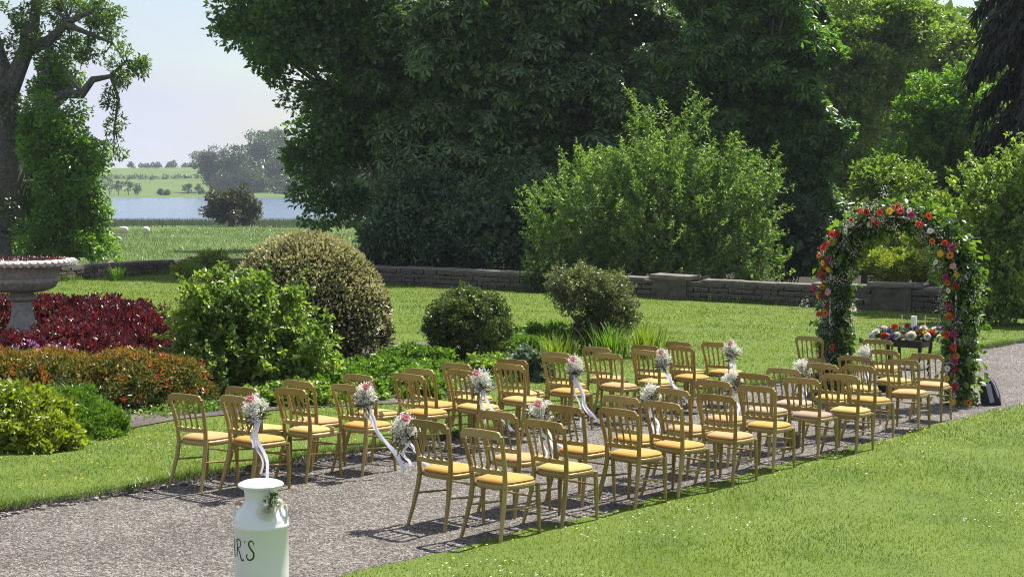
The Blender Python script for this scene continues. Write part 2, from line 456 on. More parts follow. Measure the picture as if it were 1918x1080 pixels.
# ------------------------------------------------------------------ leaf geometry
def unit(v):
    return v / (np.linalg.norm(v, axis=1, keepdims=True) + 1e-9)
def leaves(P, Nrm, size, aspect=.55, droop=.25, spread=.9, g=None):
    """one folded pointed leaf (2 triangles) per point; Nrm is the rough outward direction"""
    g = g or rng
    n = len(P)
    size = np.broadcast_to(size, (n,)) * g.uniform(.65, 1.3, n)
    d = unit(Nrm + spread * g.normal(size=(n, 3)) + np.array([0, 0, -droop]))
    ref = unit(g.normal(size=(n, 3)) + np.array([0, 0, 1.0]))
    side = unit(np.cross(d, ref)); nn = np.cross(side, d)
    L = size[:, None]
    v0 = P
    v1 = P + d * L * .45 + side * L * aspect * .5 + nn * L * .10
    v2 = P + d * L - nn * L * .12
    v3 = P + d * L * .45 - side * L * aspect * .5 + nn * L * .10
    V = np.stack([v0, v1, v2, v3], 1).reshape(-1, 3)
    b = (np.arange(n) * 4)[:, None]
    F = np.concatenate([b + np.array([[0, 1, 2]]), b + np.array([[0, 2, 3]])], 0)
    return V, F
def palmate(P, Nrm, size, k=5):
    """hand-shaped leaf: k leaflets round a stalk, drooping"""
    n = len(P)
    size = np.broadcast_to(size, (n,)) * rng.uniform(.7, 1.25, n)
    up = unit(Nrm * .8 + .5 * rng.normal(size=(n, 3)) + np.array([0, 0, .9]))
    a = unit(np.cross(up, rng.normal(size=(n, 3)))); b = np.cross(up, a)
    Vs = []; L = size[:, None]
    for j in range(k):
        an = (j / (k - 1) - .5) * 4.0
        d = a * math.cos(an) + b * math.sin(an) - up * .35
        sd = -a * math.sin(an) + b * math.cos(an)
        Vs += [P, P + d * L * .62 + sd * L * .17, P + d * L * (1.0 - .22 * abs(an) / 2) - up * L * .1, P + d * L * .62 - sd * L * .17]
    V = np.stack(Vs, 1).reshape(-1, 3)
    base = (np.arange(n) * 4 * k)[:, None]
    F = []
    for j in range(k):
        F += [base + np.array([[4 * j, 4 * j + 1, 4 * j + 2]]), base + np.array([[4 * j, 4 * j + 2, 4 * j + 3]])]
    return V, np.concatenate(F, 0)
def on_ellipsoid(c, rad, n, lo=.8, hi=1.0, zmin=-1.0):
    d = unit(rng.normal(size=(int(n * 2.5) + 8, 3)))
    d = d[d[:, 2] > zmin][:n]
    r_ = rng.uniform(lo, hi, len(d))[:, None]
    return np.array(c) + d * np.array(rad) * r_, unit(d / np.array(rad))
def clumps(ells, nclump, nleaf, crad, zmin=-.9, lo=.6, squash=.65, floor=None):
    """leaf points gathered in clumps over several ellipsoids -> uneven outline with gaps"""
    w = np.array([(e[1][0] * e[1][2] + e[1][1] * e[1][2] + e[1][0] * e[1][1]) * (e[2] if len(e) > 2 else 1) for e in ells]); w = w / w.sum()
    P = []; Q = []; C = []
    for e, f in zip(ells, w):
        k = max(3, int(round(nclump * f)))
        cc, cn = on_ellipsoid(e[0], e[1], k, lo, 1.0, zmin)
        C.append(cc)
        per = max(3, int(nleaf * f / k))
        cr = crad * rng.uniform(.6, 1.35, len(cc))
        off = rng.normal(size=(len(cc), per, 3)); off = off / np.linalg.norm(off, axis=2, keepdims=True) * (rng.uniform(.35, 1.0, (len(cc), per, 1)) ** .7)
        p = cc[:, None, :] + off * cr[:, None, None] * np.array([1, 1, squash])
        nn = unit((off * .8 + cn[:, None, :] * .7 + np.array([0, 0, .35])).reshape(-1, 3))
        P.append(p.reshape(-1, 3)); Q.append(nn)
    P = np.concatenate(P); Q = np.concatenate(Q); C = np.concatenate(C)
    if floor is not None:
        k = P[:, 2] > floor
        P, Q = P[k], Q[k]
    return P, Q, C

def shoots(ells, n, length, per, up=.8, lo=.62, zmin=-.2, jit=.035):
    """leafy young shoots standing out of the bush: leaves set along thin upward stems"""
    w = np.array([e[1][0] * e[1][2] + e[1][1] * e[1][2] + e[1][0] * e[1][1] for e in ells]); w = w / w.sum()
    P = []; Q = []
    for e, f in zip(ells, w):
        c, nn = on_ellipsoid(e[0], e[1], max(2, int(n * f)), lo, 1.0, zmin)
        d = unit(nn * .75 + np.array([0, 0, up]) + rng.normal(0, .3, (len(c), 3)))
        L = length * rng.uniform(.45, 1.25, len(c))
        t_ = rng.uniform(0, 1, (len(c), per, 1)) ** .8
        p = c[:, None, :] + d[:, None, :] * L[:, None, None] * t_ + rng.normal(0, jit, (len(c), per, 3)) * (1.1 - .7 * t_)
        q = d[:, None, :] * .5 + rng.normal(0, .7, (len(c), per, 3))
        P.append(p.reshape(-1, 3)); Q.append(unit(q.reshape(-1, 3)))
    return np.concatenate(P), np.concatenate(Q)

def limb(mb, a, b, r0, r1, bend=.15, n=6, seg=5):
    a = np.array(a, float); b = np.array(b, float); L = np.linalg.norm(b - a)
    off = unit(rng.normal(size=(1, 3)))[0] * bend * L * rng.uniform(.2, 1)
    pts = []
    for i in range(seg + 1):
        t = i / seg
        pts.append(a + (b - a) * t + off * math.sin(math.pi * t) + rng.normal(size=3) * L * .015)
    mb.tube(pts, [r0 + (r1 - r0) * (i / seg) for i in range(seg + 1)], n)

def tree(name, label, base, height, trad, ells, mat, nclump, nleaf, crad, size, kind='leaf', group=None, cat='tree', bark='bark', nlimb=16, lo=.6, zmin=-.9, aspect=.55, lean=(0, 0), fill=0, fillsize=.6, floor=None, squash=.65, droop=.25):
    """trunk and limbs under one crown; ells: [(centre, radii[, weight])] in world coordinates"""
    bx_, by_, bz_ = base
    t = thing(name, label, cat, base, group=group)
    o = np.array(base, float)
    mb = MB()
    P, Q, C = clumps(ells, nclump, nleaf, crad, zmin, lo, squash, floor)
    top = np.array([bx_ + lean[0], by_ + lean[1], bz_ + height])
    mid = o + (top - o) * .5 + np.array([.2, 0, 0]) * trad
    mb.tube([o - np.array([0, 0, .3]) - o, o + np.array([0, 0, .25 * trad]) - o, o + (mid - o) * .4 - o, mid - o, top - o], [trad * 1.5, trad * 1.15, trad * .95, trad * .7, trad * .15], 10)
    sel = rng.choice(len(C), min(nlimb, len(C)), replace=False)
    for i in sel:
        tt = rng.uniform(.25, .8)
        a = (o + (top - o) * tt) - o
        limb(mb, a, C[i] - o, trad * .42 * (1.1 - tt), trad * .05, .10)
    mb.build('trunk', M[bark], t, smooth=True)
    if kind == 'palm':
        V, F = palmate(P - o, Q, size)
    else:
        V, F = leaves(P - o, Q, size, aspect, droop)
    if fill:
        Pf = []; 
        w = np.array([e[1][0] * e[1][1] * e[1][2] for e in ells]); w = w / w.sum()
        for e, f in zip(ells, w):
            p, q = on_ellipsoid(e[0], e[1], max(4, int(fill * f)), .1, .62, -1)
            Pf.append(p)
        Pf = np.concatenate(Pf)
        if floor is not None: Pf = Pf[Pf[:, 2] > floor]
        V2, F2 = leaves(Pf - o, rng.normal(size=Pf.shape), fillsize, .8)
        F = np.concatenate([F, F2 + len(V)]); V = np.concatenate([V, V2])
    obj('crown', mesh_np('crown', V, F), LM[mat], t)
    return t

def bush(name, label, base, ells, mat, nclump, nleaf, crad, size, cat='shrub', group=None, stems=8, lo=.75, zmin=-.3, aspect=.5, fill=0, fillsize=.12, droop=.2, kind='leaf', squash=.75, floor=None, sprays=None):
    t = thing(name, label, cat, base, group=group)
    o = np.array(base, float)
    floor = base[2] + .01 if floor is None else floor
    P, Q, C = clumps(ells, nclump, nleaf, crad, zmin, lo, squash, floor)
    mb = MB()
    low = C[rng.choice(len(C), min(stems, len(C)), replace=False)]
    for c in low:
        a = rng.normal(size=3) * .08 * np.array([1, 1, 0]); a[2] = -.05
        limb(mb, a, (c - o), .016 + size * .06, .004, .08, 5, 4)
    mb.build('stems', M['bark'], t, smooth=True)
    if sprays:
        Ps, Qs = shoots(ells, *sprays); k = Ps[:, 2] > floor
        P = np.concatenate([P, Ps[k]]); Q = np.concatenate([Q, Qs[k]])
    V, F = leaves(P - o, Q, size, aspect, droop)
    if fill:
        w = np.array([e[1][0] * e[1][1] * e[1][2] for e in ells]); w = w / w.sum(); Pf = []
        for e, f in zip(ells, w):
            p, q = on_ellipsoid(e[0], e[1], max(4, int(fill * f)), .2, .78, -.6); Pf.append(p)
        Pf = np.concatenate(Pf); Pf = Pf[Pf[:, 2] > floor]
        V2, F2 = leaves(Pf - o, rng.normal(size=Pf.shape), fillsize, .8)
        F = np.concatenate([F, F2 + len(V)]); V = np.concatenate([V, V2])
    obj('foliage', mesh_np('foliage', V, F), LM[mat], t)
    return t

# ================================================================== THE SETTING
# ---- terrain (field, lake bed, far shore and hill) : one sheet
def grid_axis(vals): return np.array(sorted(set(np.round(np.concatenate(vals), 3))))
gx = grid_axis([np.arange(-900, -150, 50), np.arange(-150, 151, 6), np.arange(200, 901, 50)])
gy = grid_axis([np.arange(-60, 60, 6), np.arange(60, 320, 5), np.arange(320, 620, 30), np.arange(620, 1100, 12), np.arange(1100, 1900, 60), np.arange(1900, 5001, 300)])
X, Y = np.meshgrid(gx, gy)
Z = terrain(X, Y)
bumpy = (np.sin(X * .11 + 1.3) * np.cos(Y * .07) * .18 + np.sin(X * .031 + Y * .043) * .35) * np.clip((Y - 66) / 60, 0, 1)
Z = Z + np.where(Y < 215, bumpy * .45, bumpy * 1.5 * (Y > 690))
V = np.stack([X.ravel(), Y.ravel(), Z.ravel()], 1)
nx, ny = len(gx), len(gy)
ii, jj = np.meshgrid(np.arange(nx - 1), np.arange(ny - 1))
a = (jj * nx + ii).ravel()
F = np.stack([a, a + 1, a + nx + 1, a + nx], 1)
tag(obj('ground', mesh_np('ground', V, F, True), M['field']), kind='structure')

# ---- leaf litter under the wood
def terrain_full(x, y):
    b_ = (np.sin(x * .11 + 1.3) * np.cos(y * .07) * .18 + np.sin(x * .031 + y * .043) * .35) * np.clip((y - 66) / 60, 0, 1)
    return terrain(x, y) + np.where(y < 215, b_ * .45, 0)
fx, fy = np.meshgrid(np.linspace(0, 1, 40), np.linspace(0, 1, 40))
lx = -5 + fx * 50; ly0 = 53.2 - (lx + 5) * .727; LY = np.maximum(ly0, 20) * (1 - fy) + 128 * fy
V = np.stack([lx.ravel(), LY.ravel(), terrain_full(lx, LY).ravel() + .09], 1)
ii, jj = np.meshgrid(np.arange(39), np.arange(39)); a = (jj * 40 + ii).ravel()
tag(obj('woodland_floor', mesh_np('woodland_floor', V, np.stack([a, a + 1, a + 41, a + 40], 1), True), ground_mat('leaf_litter', [(.012, .010, .007), (.025, .020, .013), (.03, .035, .014)], .8, 9, bump=.6, dist=.05)), kind='structure')

# ---- lake
def water_mat():
    m, t, o = new_mat('lake_water')
    tc = N(t, 'ShaderNodeTexCoord'); mp = N(t, 'ShaderNodeMapping'); mp.inputs['Scale'].default_value = (.25, .9, 1)
    n = N(t, 'ShaderNodeTexNoise', Scale=1.4, Detail=4.0); t.links.new(tc.outputs['Object'], mp.inputs[0]); t.links.new(mp.outputs[0], n.inputs['Vector'])
    p = N(t, 'ShaderNodeBsdfPrincipled', Roughness=.16); p.inputs['Base Color'].default_value = (.10, .14, .21, 1)
    p.inputs['IOR'].default_value = 1.33
    b = N(t, 'ShaderNodeBump', Strength=.8, Distance=.6); t.links.new(n.outputs['Fac'], b.inputs['Height']); t.links.new(b.outputs[0], p.inputs['Normal'])
    t.links.new(p.outputs[0], o.inputs['Surface'])
    return m
LAKE_Z = -3.55
me = mesh_np('lake', np.array([(-850, 195, LAKE_Z), (850, 195, LAKE_Z), (850, 720, LAKE_Z), (-850, 720, LAKE_Z)]), np.array([[0, 1, 2, 3]]))
tag(obj('lake', me, water_mat()), kind='structure')

# ---- gravel path, lawns, bed soil
def edge_wobble(s, a): return .035 * math.sin(s * 3.1 + a) + .03 * math.sin(s * 1.27 + 2 * a) + .015 * math.sin(s * 9.7 + a)
L_EDGE, R_EDGE = -10.95, -7.2
def pt(s, r, h): 
    x, y = xy(s, r); return (x, y, zg(x, y) + h)
mb = MB()
mb.add([pt(-8, -11.6, 0), pt(-8, -6.6, 0), pt(48, -6.6, 0), pt(48, -11.6, 0)], [(0, 1, 2, 3)])
tag(mb.build('gravel_path', M['gravel']), kind='structure')

# near lawn
ss = np.arange(-8, 48.01, .25)
mb = MB()
top_e = [pt(s, R_EDGE + edge_wobble(s, .4), .022) for s in ss]
bot_e = [pt(s, R_EDGE - .03 + edge_wobble(s, .4), -.03) for s in ss]
far_e = [pt(s, 26, .022) for s in ss]
n = len(ss)
mb.add(bot_e + top_e + far_e, [(i, i + 1, n + i + 1, n + i) for i in range(n - 1)] + [(n + i, n + i + 1, 2 * n + i + 1, 2 * n + i) for i in range(n - 1)])
tag(mb.build('near_lawn', M['turf']), kind='structure')

# far lawn with the grass strip along the chairs
WALL = [(-18.2, 41.0), (-12.9, 60.3), (-3.7, 51.8), (8.7, 42.8), (15.6, 37.8)]
ss = np.arange(-6, 38.01, .25)
H_L = .07
top_e = [pt(s, L_EDGE + edge_wobble(s, 1.9), H_L) for s in ss]
bot_e = [pt(s, L_EDGE + .035 + edge_wobble(s, 1.9), -.03) for s in ss]
n = len(ss)
outer = [(x, y, zg(x, y) + H_L) for (x, y) in [WALL[4], WALL[3], WALL[2], WALL[1], WALL[0], (-28, 30), (-24, 4)]]
mb = MB()
mb.add(top_e + outer, [tuple(range(n + len(outer)))])
tag(mb.build('far_lawn', M['turf']), kind='structure')
mb = MB(); mb.add(bot_e + top_e, [(i, i + 1, n + i + 1, n + i) for i in range(n - 1)])
tag(mb.build('lawn_edge', M['soil']), kind='structure')

BED = [(2, -12.4), (6, -12.9), (8.6, -13.35), (9.5, -13.6), (10.2, -13.64), (11.4, -13.9), (13.1, -13.64), (14.4, -13.05), (16.3, -13.1), (18.2, -14.1), (20.5, -15.1), (22.8, -16.2), (24.2, -17.4), (23, -18.6), (19.5, -19.4), (19.6, -22), (18.6, -25), (16, -27), (9, -27), (2, -20)]
mb = MB(); mb.add([pt(s, r, H_L + .012) for s, r in BED], [tuple(range(len(BED)))])
tag(mb.build('bed_soil', M['soil']), kind='structure')

def in_poly(px, py, poly):
    inside = np.zeros(len(px), bool); j = len(poly) - 1
    for i in range(len(poly)):
        xi, yi = poly[i]; xj, yj = poly[j]
        c = ((yi > py) != (yj > py)) & (px < (xj - xi) * (py - yi) / (yj - yi + 1e-12) + xi)
        inside ^= c; j = i
    return inside
LAWNPOLY = [(o_[0], o_[1]) for o_ in top_e[::12]] + [(o_[0], o_[1]) for o_ in outer]

def fan(n, y0, y1, u0, u1):
    Yv = y0 * (y1 / y0) ** rng.random(n); Xv = Yv * rng.uniform(u0, u1, n)
    return Xv, Yv
def blades(Xv, Yv, Zv, h, w, lean=.5, g=None):
    n = len(Xv)
    an = rng.uniform(0, 2 * math.pi, n); la = rng.uniform(0, 2 * math.pi, n); le = rng.uniform(0, lean, n) * h
    P = np.stack([Xv, Yv, Zv], 1)
    sd = np.stack([np.cos(an), np.sin(an), np.zeros(n)], 1) * (w * .5)[:, None]
    tip = P + np.stack([np.cos(la) * le, np.sin(la) * le, h], 1)
    V = np.stack([P - sd, P + sd, tip], 1).reshape(-1, 3)
    F = np.arange(3 * n).reshape(-1, 3)
    return V, F
def patchy(Xv, Yv):
    return .5 + .25 * np.sin(Xv * 1.7 + 2 * np.sin(Yv * .9)) + .25 * np.sin(Yv * 2.3 + 1.7 * np.sin(Xv * 1.1))
Xv, Yv = fan(520000, 7.6, 62, -.42, .42)
sv, rv = sr(Xv, Yv)
wob = lambda a: .035 * np.sin(sv * 3.1 + a) + .03 * np.sin(sv * 1.27 + 2 * a) + .015 * np.sin(sv * 9.7 + a)
near = rv > R_EDGE + wob(.4) - .02
farl = (rv < L_EDGE + wob(1.9) + .02) & in_poly(Xv, Yv, LAWNPOLY) & ~in_poly(sv, rv, BED)
for nm, k, hh, lab in (('near_grass', near, .02, 'short mown grass of the near lawn beside the chairs'), ('far_grass', farl, H_L - .003, 'short mown grass of the far lawn up to the stone wall')):
    x, y = Xv[k], Yv[k]; n = len(x)
    h = rng.uniform(.014, .036, n) * (y / 11) ** .35 * (.75 + .5 * patchy(x, y)); w = rng.uniform(.0035, .0065, n) * (y / 9)
    V, F = blades(x, y, -SLOPE * (x * FD[0] + y * FD[1]) + hh - .004, h, w, 1.1)
    tag(obj(nm, mesh_np(nm, V, F), M['grass']), lab, 'grass', kind='stuff')
# longer fringe hanging over the cut edge of the strip
n = 15000
s_ = 5 + 28 * rng.random(n) ** 1.3; r_ = L_EDGE + np.array([edge_wobble(q, 1.9) for q in s_]) + rng.normal(0, .03, n)
x = s_ * FD[0] + r_ * RD[0]; y = s_ * FD[1] + r_ * RD[1]
V, F = blades(x, y, -SLOPE * s_ + H_L - .03, rng.uniform(.04, .12, n) * (.6 + .6 * patchy(x * 2, y * 2)), rng.uniform(.005, .009, n), 1.6)
tag(obj('edge_grass', mesh_np('edge_grass', V, F), M['longgrass']), 'longer uncut grass fringe along the cut lawn edge behind the chairs', 'grass', kind='stuff')
# daisies in the lawns
def specks(name, Xs, Ys, Zs, rad, mat, label, cat):
    n = len(Xs); an = rng.uniform(0, 6.28, n)
    vs = []
    for k in range(5):
        a_ = an + k * 1.2566
        vs.append(np.stack([Xs + rad * np.cos(a_), Ys + rad * np.sin(a_), Zs + rng.uniform(-.2, .2, n) * rad], 1))
    V = np.stack(vs, 1).reshape(-1, 3); b = (np.arange(n) * 5)[:, None]
    F = np.concatenate([b + np.array([[0, 1, 2]]), b + np.array([[0, 2, 3]]), b + np.array([[0, 3, 4]])])
    tag(obj(name, mesh_np(name, V, F), mat), label, cat, kind='stuff')
Xd, Yd = fan(26000, 9, 50, -.4, .4); sd, rd = sr(Xd, Yd)
cl = np.sin(Xd * 1.9 + 1.1 * np.sin(Yd * 1.3)) + np.sin(Yd * 2.1 + 1.4 * np.sin(Xd * .8)) + np.sin(Xd * .6 - Yd * .45)
okn = (rd > R_EDGE + .1) & (cl > 1.2) & (rng.random(len(Xd)) < .22)
okf = (rd < L_EDGE - .1) & in_poly(Xd, Yd, LAWNPOLY) & ~in_poly(sd, rd, BED) & (((cl > .2) & (rd > -14)) | (cl > .9)) & (rng.random(len(Xd)) < .7)
for nm, k, hh, lab in (('near_daisies', okn, .05, 'white daisies dotted over the near lawn'), ('far_daisies', okf, H_L + .035, 'white daisies scattered over the far lawn and grass strip')):
    specks(nm, Xd[k], Yd[k], -SLOPE * sd[k] + hh, rng.uniform(.005, .010, k.sum()), M['pet_w'], lab, 'daisies')
n = 75; s_ = rng.uniform(8, 21, n); r_ = R_EDGE + .05 + np.abs(rng.normal(0, .14, n))
k2 = 90; s_ = np.concatenate([s_, rng.uniform(7, 12, k2)]); r_ = np.concatenate([r_, rng.uniform(-13, -11.1, k2)])
hz_ = np.where(r_ < -10, H_L + .035, .05)
specks('dandelions', s_ * FD[0] + r_ * RD[0], s_ * FD[1] + r_ * RD[1], -SLOPE * s_ + hz_, rng.uniform(.008, .015, len(s_)), M['pet_y'], 'yellow dandelions and petals along the lawn edges', 'dandelions')

# loose gravel stones
Xv, Yv = fan(125000, 7.6, 36, -.42, .42); sv, rv = sr(Xv, Yv)
k = (rv > L_EDGE + .0) & (rv < R_EDGE + .02)
x, y = Xv[k], Yv[k]; n = len(x)
sz = rng.uniform(.004, .0115, n) * (y / 11) ** .6
an = rng.uniform(0, 6.28, n)
z = -SLOPE * (x * FD[0] + y * FD[1])
vs = []
for q in range(4):
    a_ = an + q * 1.5708 + rng.uniform(-.4, .4, n); rr = sz * rng.uniform(.7, 1.3, n)
    vs.append(np.stack([x + rr * np.cos(a_), y + rr * np.sin(a_), z - .002], 1))
vs.append(np.stack([x + rng.normal(0, .3, n) * sz, y + rng.normal(0, .3, n) * sz, z + sz * rng.uniform(.5, 1.1, n)], 1))
V = np.stack(vs, 1).reshape(-1, 3); b = (np.arange(n) * 5)[:, None]
F = np.concatenate([b + np.array([[q, (q + 1) % 4, 4]]) for q in range(4)])
tag(obj('loose_gravel', mesh_np('loose_gravel', V, F), M['stonelet']), 'loose grey and buff gravel stones of the path', 'gravel', kind='stuff')
# pebbles and clods along the foot of the lawn edge
n = 700; s_ = rng.uniform(5, 24, n); r_ = L_EDGE + .07 + np.abs(rng.normal(0, .05, n))
mbp = MB()
for q in range(n):
    x0, y0 = xy(s_[q], r_[q]); a_ = rng.uniform(.010, .028)
    mbp.box((x0, y0, zg(x0, y0) + a_ * .3), (a_ * 2, a_ * 1.4, a_), rng.uniform(0, 3), a_ * .25)
tag(mbp.build('edge_stones', M['stonelet']), 'small stones washed up along the foot of the cut lawn edge', 'stones', kind='stuff')

# ---- field grass and reed bed
Xv, Yv = fan(90000, 52, 205, -.42, .05)
k = ~in_poly(Xv, Yv, [(p[0], p[1]) for p in outer] + [(20, 0)])
x, y = Xv[k], Yv[k]; n = len(x)
V, F = blades(x, y, terrain(x, y) - .02, rng.uniform(.08, .26, n) * (.6 + .8 * patchy(x * .2, y * .12)), rng.uniform(.012, .03, n) * (y / 70), 1.2)
tag(obj('field_grass', mesh_np('field_grass', V, F), M['fieldgrass']), 'rough pasture grass between the garden wall and the lake', 'grass', kind='stuff')
n = 46000; y = rng.uniform(183, 232, n); x = y * rng.uniform(-.40, .02, n)
keep = rng.random(n) < np.clip(.25 + .9 * sst(192, 206, y) + .3 * np.sin(x * .2), .1, 1)
x, y = x[keep], y[keep]; n = len(x)
V, F = blades(x, y, np.maximum(terrain(x, y), LAKE_Z - .3) - .05, rng.uniform(.6, 1.35, n) * (.55 + .45 * sst(188, 204, y)), rng.uniform(.06, .13, n), .25)
tag(obj('reed_bed', mesh_np('reed_bed', V, F), M['reed']), 'band of tall grey-green reeds along the lake shore', 'reeds', kind='stuff')

# ---- garden walls : core, courses of stones, coping slabs, piers
stone_meshes = []
for q in range(7):
    mbs = MB(); mbs.box((0, 0, 0), (1, 1, 1), 0, .09); stone_meshes.append(mbs.mesh('stone'))
    stone_meshes[-1].materials.append(M['wallstone'])
cop_meshes = []
for q in range(4):
    mbs = MB(); mbs.box((0, 0, 0), (1, 1, 1), 0, .02); cop_meshes.append(mbs.mesh('coping_slab')); cop_meshes[-1].materials.append(M['coping'])
def piece(name, me, parent, loc, scale, rz=0):
    o = bpy.data.objects.new(name, me); o.location = loc; o.scale = scale; o.rotation_euler = (rng.normal(0, .012), rng.normal(0, .012), rz + rng.normal(0, .02))
    return link(o, parent)
def wall(p0, p1, h, label, stones=True, piers=()):
    p0 = np.array(p0); p1 = np.array(p1); L = np.linalg.norm(p1 - p0); d = (p1 - p0) / L
    rz = math.atan2(d[1], d[0]); z0 = zg(*p0); z1 = zg(*p1); sl = (z1 - z0) / L
    t = thing('garden_wall', label, 'wall', (p0[0], p0[1], z0), (0, -math.atan(sl), rz))
    MB().box((L / 2, 0, h / 2 - .15), (L, .34, h + .26)).build('core', M['mortar'], t)
    nc = 4; ch = h / nc
    if stones:
        for c in range(nc):
            u = rng.uniform(-.1, 0)
            while u < L - .15:
                w = rng.uniform(.22, .62)
                w = min(w, L - u)
                hh = ch * rng.uniform(.70, .98)
                # the garden side is the side with the smaller distance to the camera
                piece('stone', stone_meshes[rng.integers(7)], t, (u + w / 2, STONE_SIDE * (-.17 - rng.uniform(.005, .03)), c * ch + ch / 2 + .03), (w * .94, .16, hh))
                u += w
    u = 0
    while u < L - .05:
        w = min(rng.uniform(.8, 1.35), L - u)
        if not any(abs(u + w / 2 - q) < .55 for q in piers):
            piece('coping_slab', cop_meshes[rng.integers(4)], t, (u + w / 2, rng.normal(0, .012), h + .045 + rng.uniform(-.006, .012)), (w * .985, .50, .085))
        u += w
    for q in piers:
        MB().box((q, -.02 * STONE_SIDE, h / 2), (1.15, .58, h + .12), 0, .012).build('pier', M['wallstone'], t)
        piece('pier_cap', cop_meshes[rng.integers(4)], t, (q, 0, h + .13), (1.35, .72, .12))
    return t
STONE_SIDE = 1
wall(WALL[2], (1.8, 47.81), .62, 'low stone garden wall with slab coping behind the clipped round bush')
wall((1.8, 47.81), WALL[3], .62, 'low stone garden wall with square capped pier behind the open lawn', piers=(3.9,))
wall(WALL[3], WALL[4], .66, 'low stone garden wall with capped pier seen through the flower arch', piers=(2.4,))
wall(WALL[1], WALL[2], .6, 'low stone garden wall hidden behind the golden domed shrub')
STONE_SIDE = 1
wall(WALL[0], WALL[1], .5, 'low stone wall with slab coping behind the stone urn', stones=True)

wp = []; wh = []
for (p0, p1) in zip(WALL[:-1], WALL[1:]):
    p0 = np.array(p0); p1 = np.array(p1); L_ = np.linalg.norm(p1 - p0); d = (p1 - p0) / L_; nrm = np.array([d[1], -d[0]])
    k = int(L_ * 130); u = rng.random(k) * L_; dens = .5 + .5 * np.sin(u * 1.1 + p0[0]) * np.sin(u * .37 + 1)
    kk = rng.random(k) < .25 + .75 * dens; u = u[kk]; dens = dens[kk]
    off = .27 + np.abs(rng.normal(0, .12, len(u)))
    wp.append(p0 + d * u[:, None] + nrm * off[:, None]); wh.append(rng.uniform(.08, .30, len(u)) * (.4 + dens))
wp = np.concatenate(wp); wh = np.concatenate(wh)
V, F = blades(wp[:, 0], wp[:, 1], -SLOPE * (wp @ FD) + H_L - .01, wh, rng.uniform(.012, .03, len(wh)), .7)
tag(obj('wall_foot_grass', mesh_np('wall_foot_grass', V, F), M['longgrass']), 'uncut grass and weeds along the foot of the garden wall', 'grass', kind='stuff')

# ================================================================== TREES
OAK = [((-7.4, 60.0, 9.01), (4.07, 3.26, 3.21)), ((-6.59, 60.0, 4.78), (2.46, 1.97, 2.57)), ((-7.09, 59.0, 1.92), (1.31, 1.05, 1.16)), ((-9.64, 60.0, 8.69), (1.82, 1.46, 1.61)), ((-6.6, 60.0, 11.2), (4.6, 3.6, 2.6)), ((-4.3, 61.0, 7.4), (2.61, 2.09, 4.36))]
CHESTNUT = [((-1.21, 58.0, 6.96), (4.56, 3.65, 4.76)), ((2.69, 58.0, 6.3), (4.56, 3.4, 4.9)), ((0.86, 59.5, 9.8), (6.6, 4.6, 2.9)), ((-3.02, 57.0, 2.85), (2.44, 1.95, 3.05)), ((1.04, 57.0, 2.85), (3.87, 3.09, 3.05))]
SYCAMORE = [((8.75, 56.0, 6.6), (3.0, 2.4, 4.4)), ((7.39, 56.0, 3.44), (2.6, 2.08, 3.0)), ((10.29, 56.0, 2.85), (1.6, 1.28, 3.0)), ((8.84, 57.0, 9.4), (3.2, 2.6, 2.4)), ((10.76, 56.0, 5.43), (1.4, 1.12, 2.6)), ((11.7, 55.2, 2.0), (1.0, .6, .9), 1.8), ((10.8, 54.8, 3.3), (.7, .6, .8), 1.5), ((11.5, 55.0, 4.7), (1.0, .6, .9), 1.8), ((10.5, 54.6, 6.0), (.8, .6, .7), 1.5), ((10.9, 54.8, 7.6), (1.0, .6, .8), 1.8), ((10.5, 54.6, .5), (1.0, .6, 1.0), 1.3), ((9.7, 54.6, 9.6), (1.0, .6, .9), 1.5)]
LAUREL1 = [((-3.29, 54.5, 1.09), (2.14, 1.71, 2.04)), ((-4.71, 54.0, 0.24), (0.96, 0.77, 0.87))]
LAUREL2 = [((-0.45, 53.0, 0.95), (2.08, 1.67, 1.8))]
LAUREL3 = [((10.05, 54.0, 0.72), (1.35, 1.08, 1.74))]
SALLOW = [((4.7, 50.5, 1.2), (3.3, 2.6, 2.3)), ((2.2, 50.3, 1.1), (1.7, 1.4, 1.9)), ((7.2, 50.2, 1.3), (1.75, 1.4, 2.1)), ((4.9, 50.5, 2.8), (2.1, 1.6, 1.15)), ((4.35, 50.5, 4.5), (.35, .3, .9)), ((5.1, 50.4, 4.3), (.3, .3, .7)), ((6.0, 50.5, 4.4), (.35, .3, .95)), ((3.1, 50.3, 2.9), (.9, .7, .6)), ((6.9, 50.4, 3.2), (.8, .6, .7)), ((8.1, 50, 2.3), (.7, .6, 1.0)), ((5.0, 49.6, -.2), (3.2, 1.2, 1.0)), ((2.0, 49.9, -.2), (1.6, 1.0, 1.0)), ((7.6, 49.2, -.2), (1.4, 1.0, 1.0))]
YOUNGOAK = [((17.7, 78.0, 9.57), (3.06, 2.45, 3.34)), ((16.65, 78.0, 5.73), (2.51, 2.01, 3.06)), ((20.16, 78.0, 10.94), (2.65, 2.12, 1.67)), ((17.35, 76.0, 2.69), (1.9, 1.52, 1.63))]
FAROAK = [((26.53, 96.0, 12.21), (3.09, 2.47, 1.89)), ((24.88, 96.0, 9.17), (3.77, 3.02, 3.09)), ((27.68, 94.0, 9.69), (2.35, 1.88, 2.69)), ((22.74, 94.0, 6.71), (3.02, 2.42, 3.36))]
LIME = [((17.65, 62.0, 4.64), (1.77, 1.42, 2.44)), ((16.69, 62.0, 3.1), (1.55, 1.24, 1.55)), ((18.5, 62.0, 6.17), (1.33, 1.06, 1.33)), ((18.14, 62.0, 2.44), (1.77, 1.42, 1.33))]
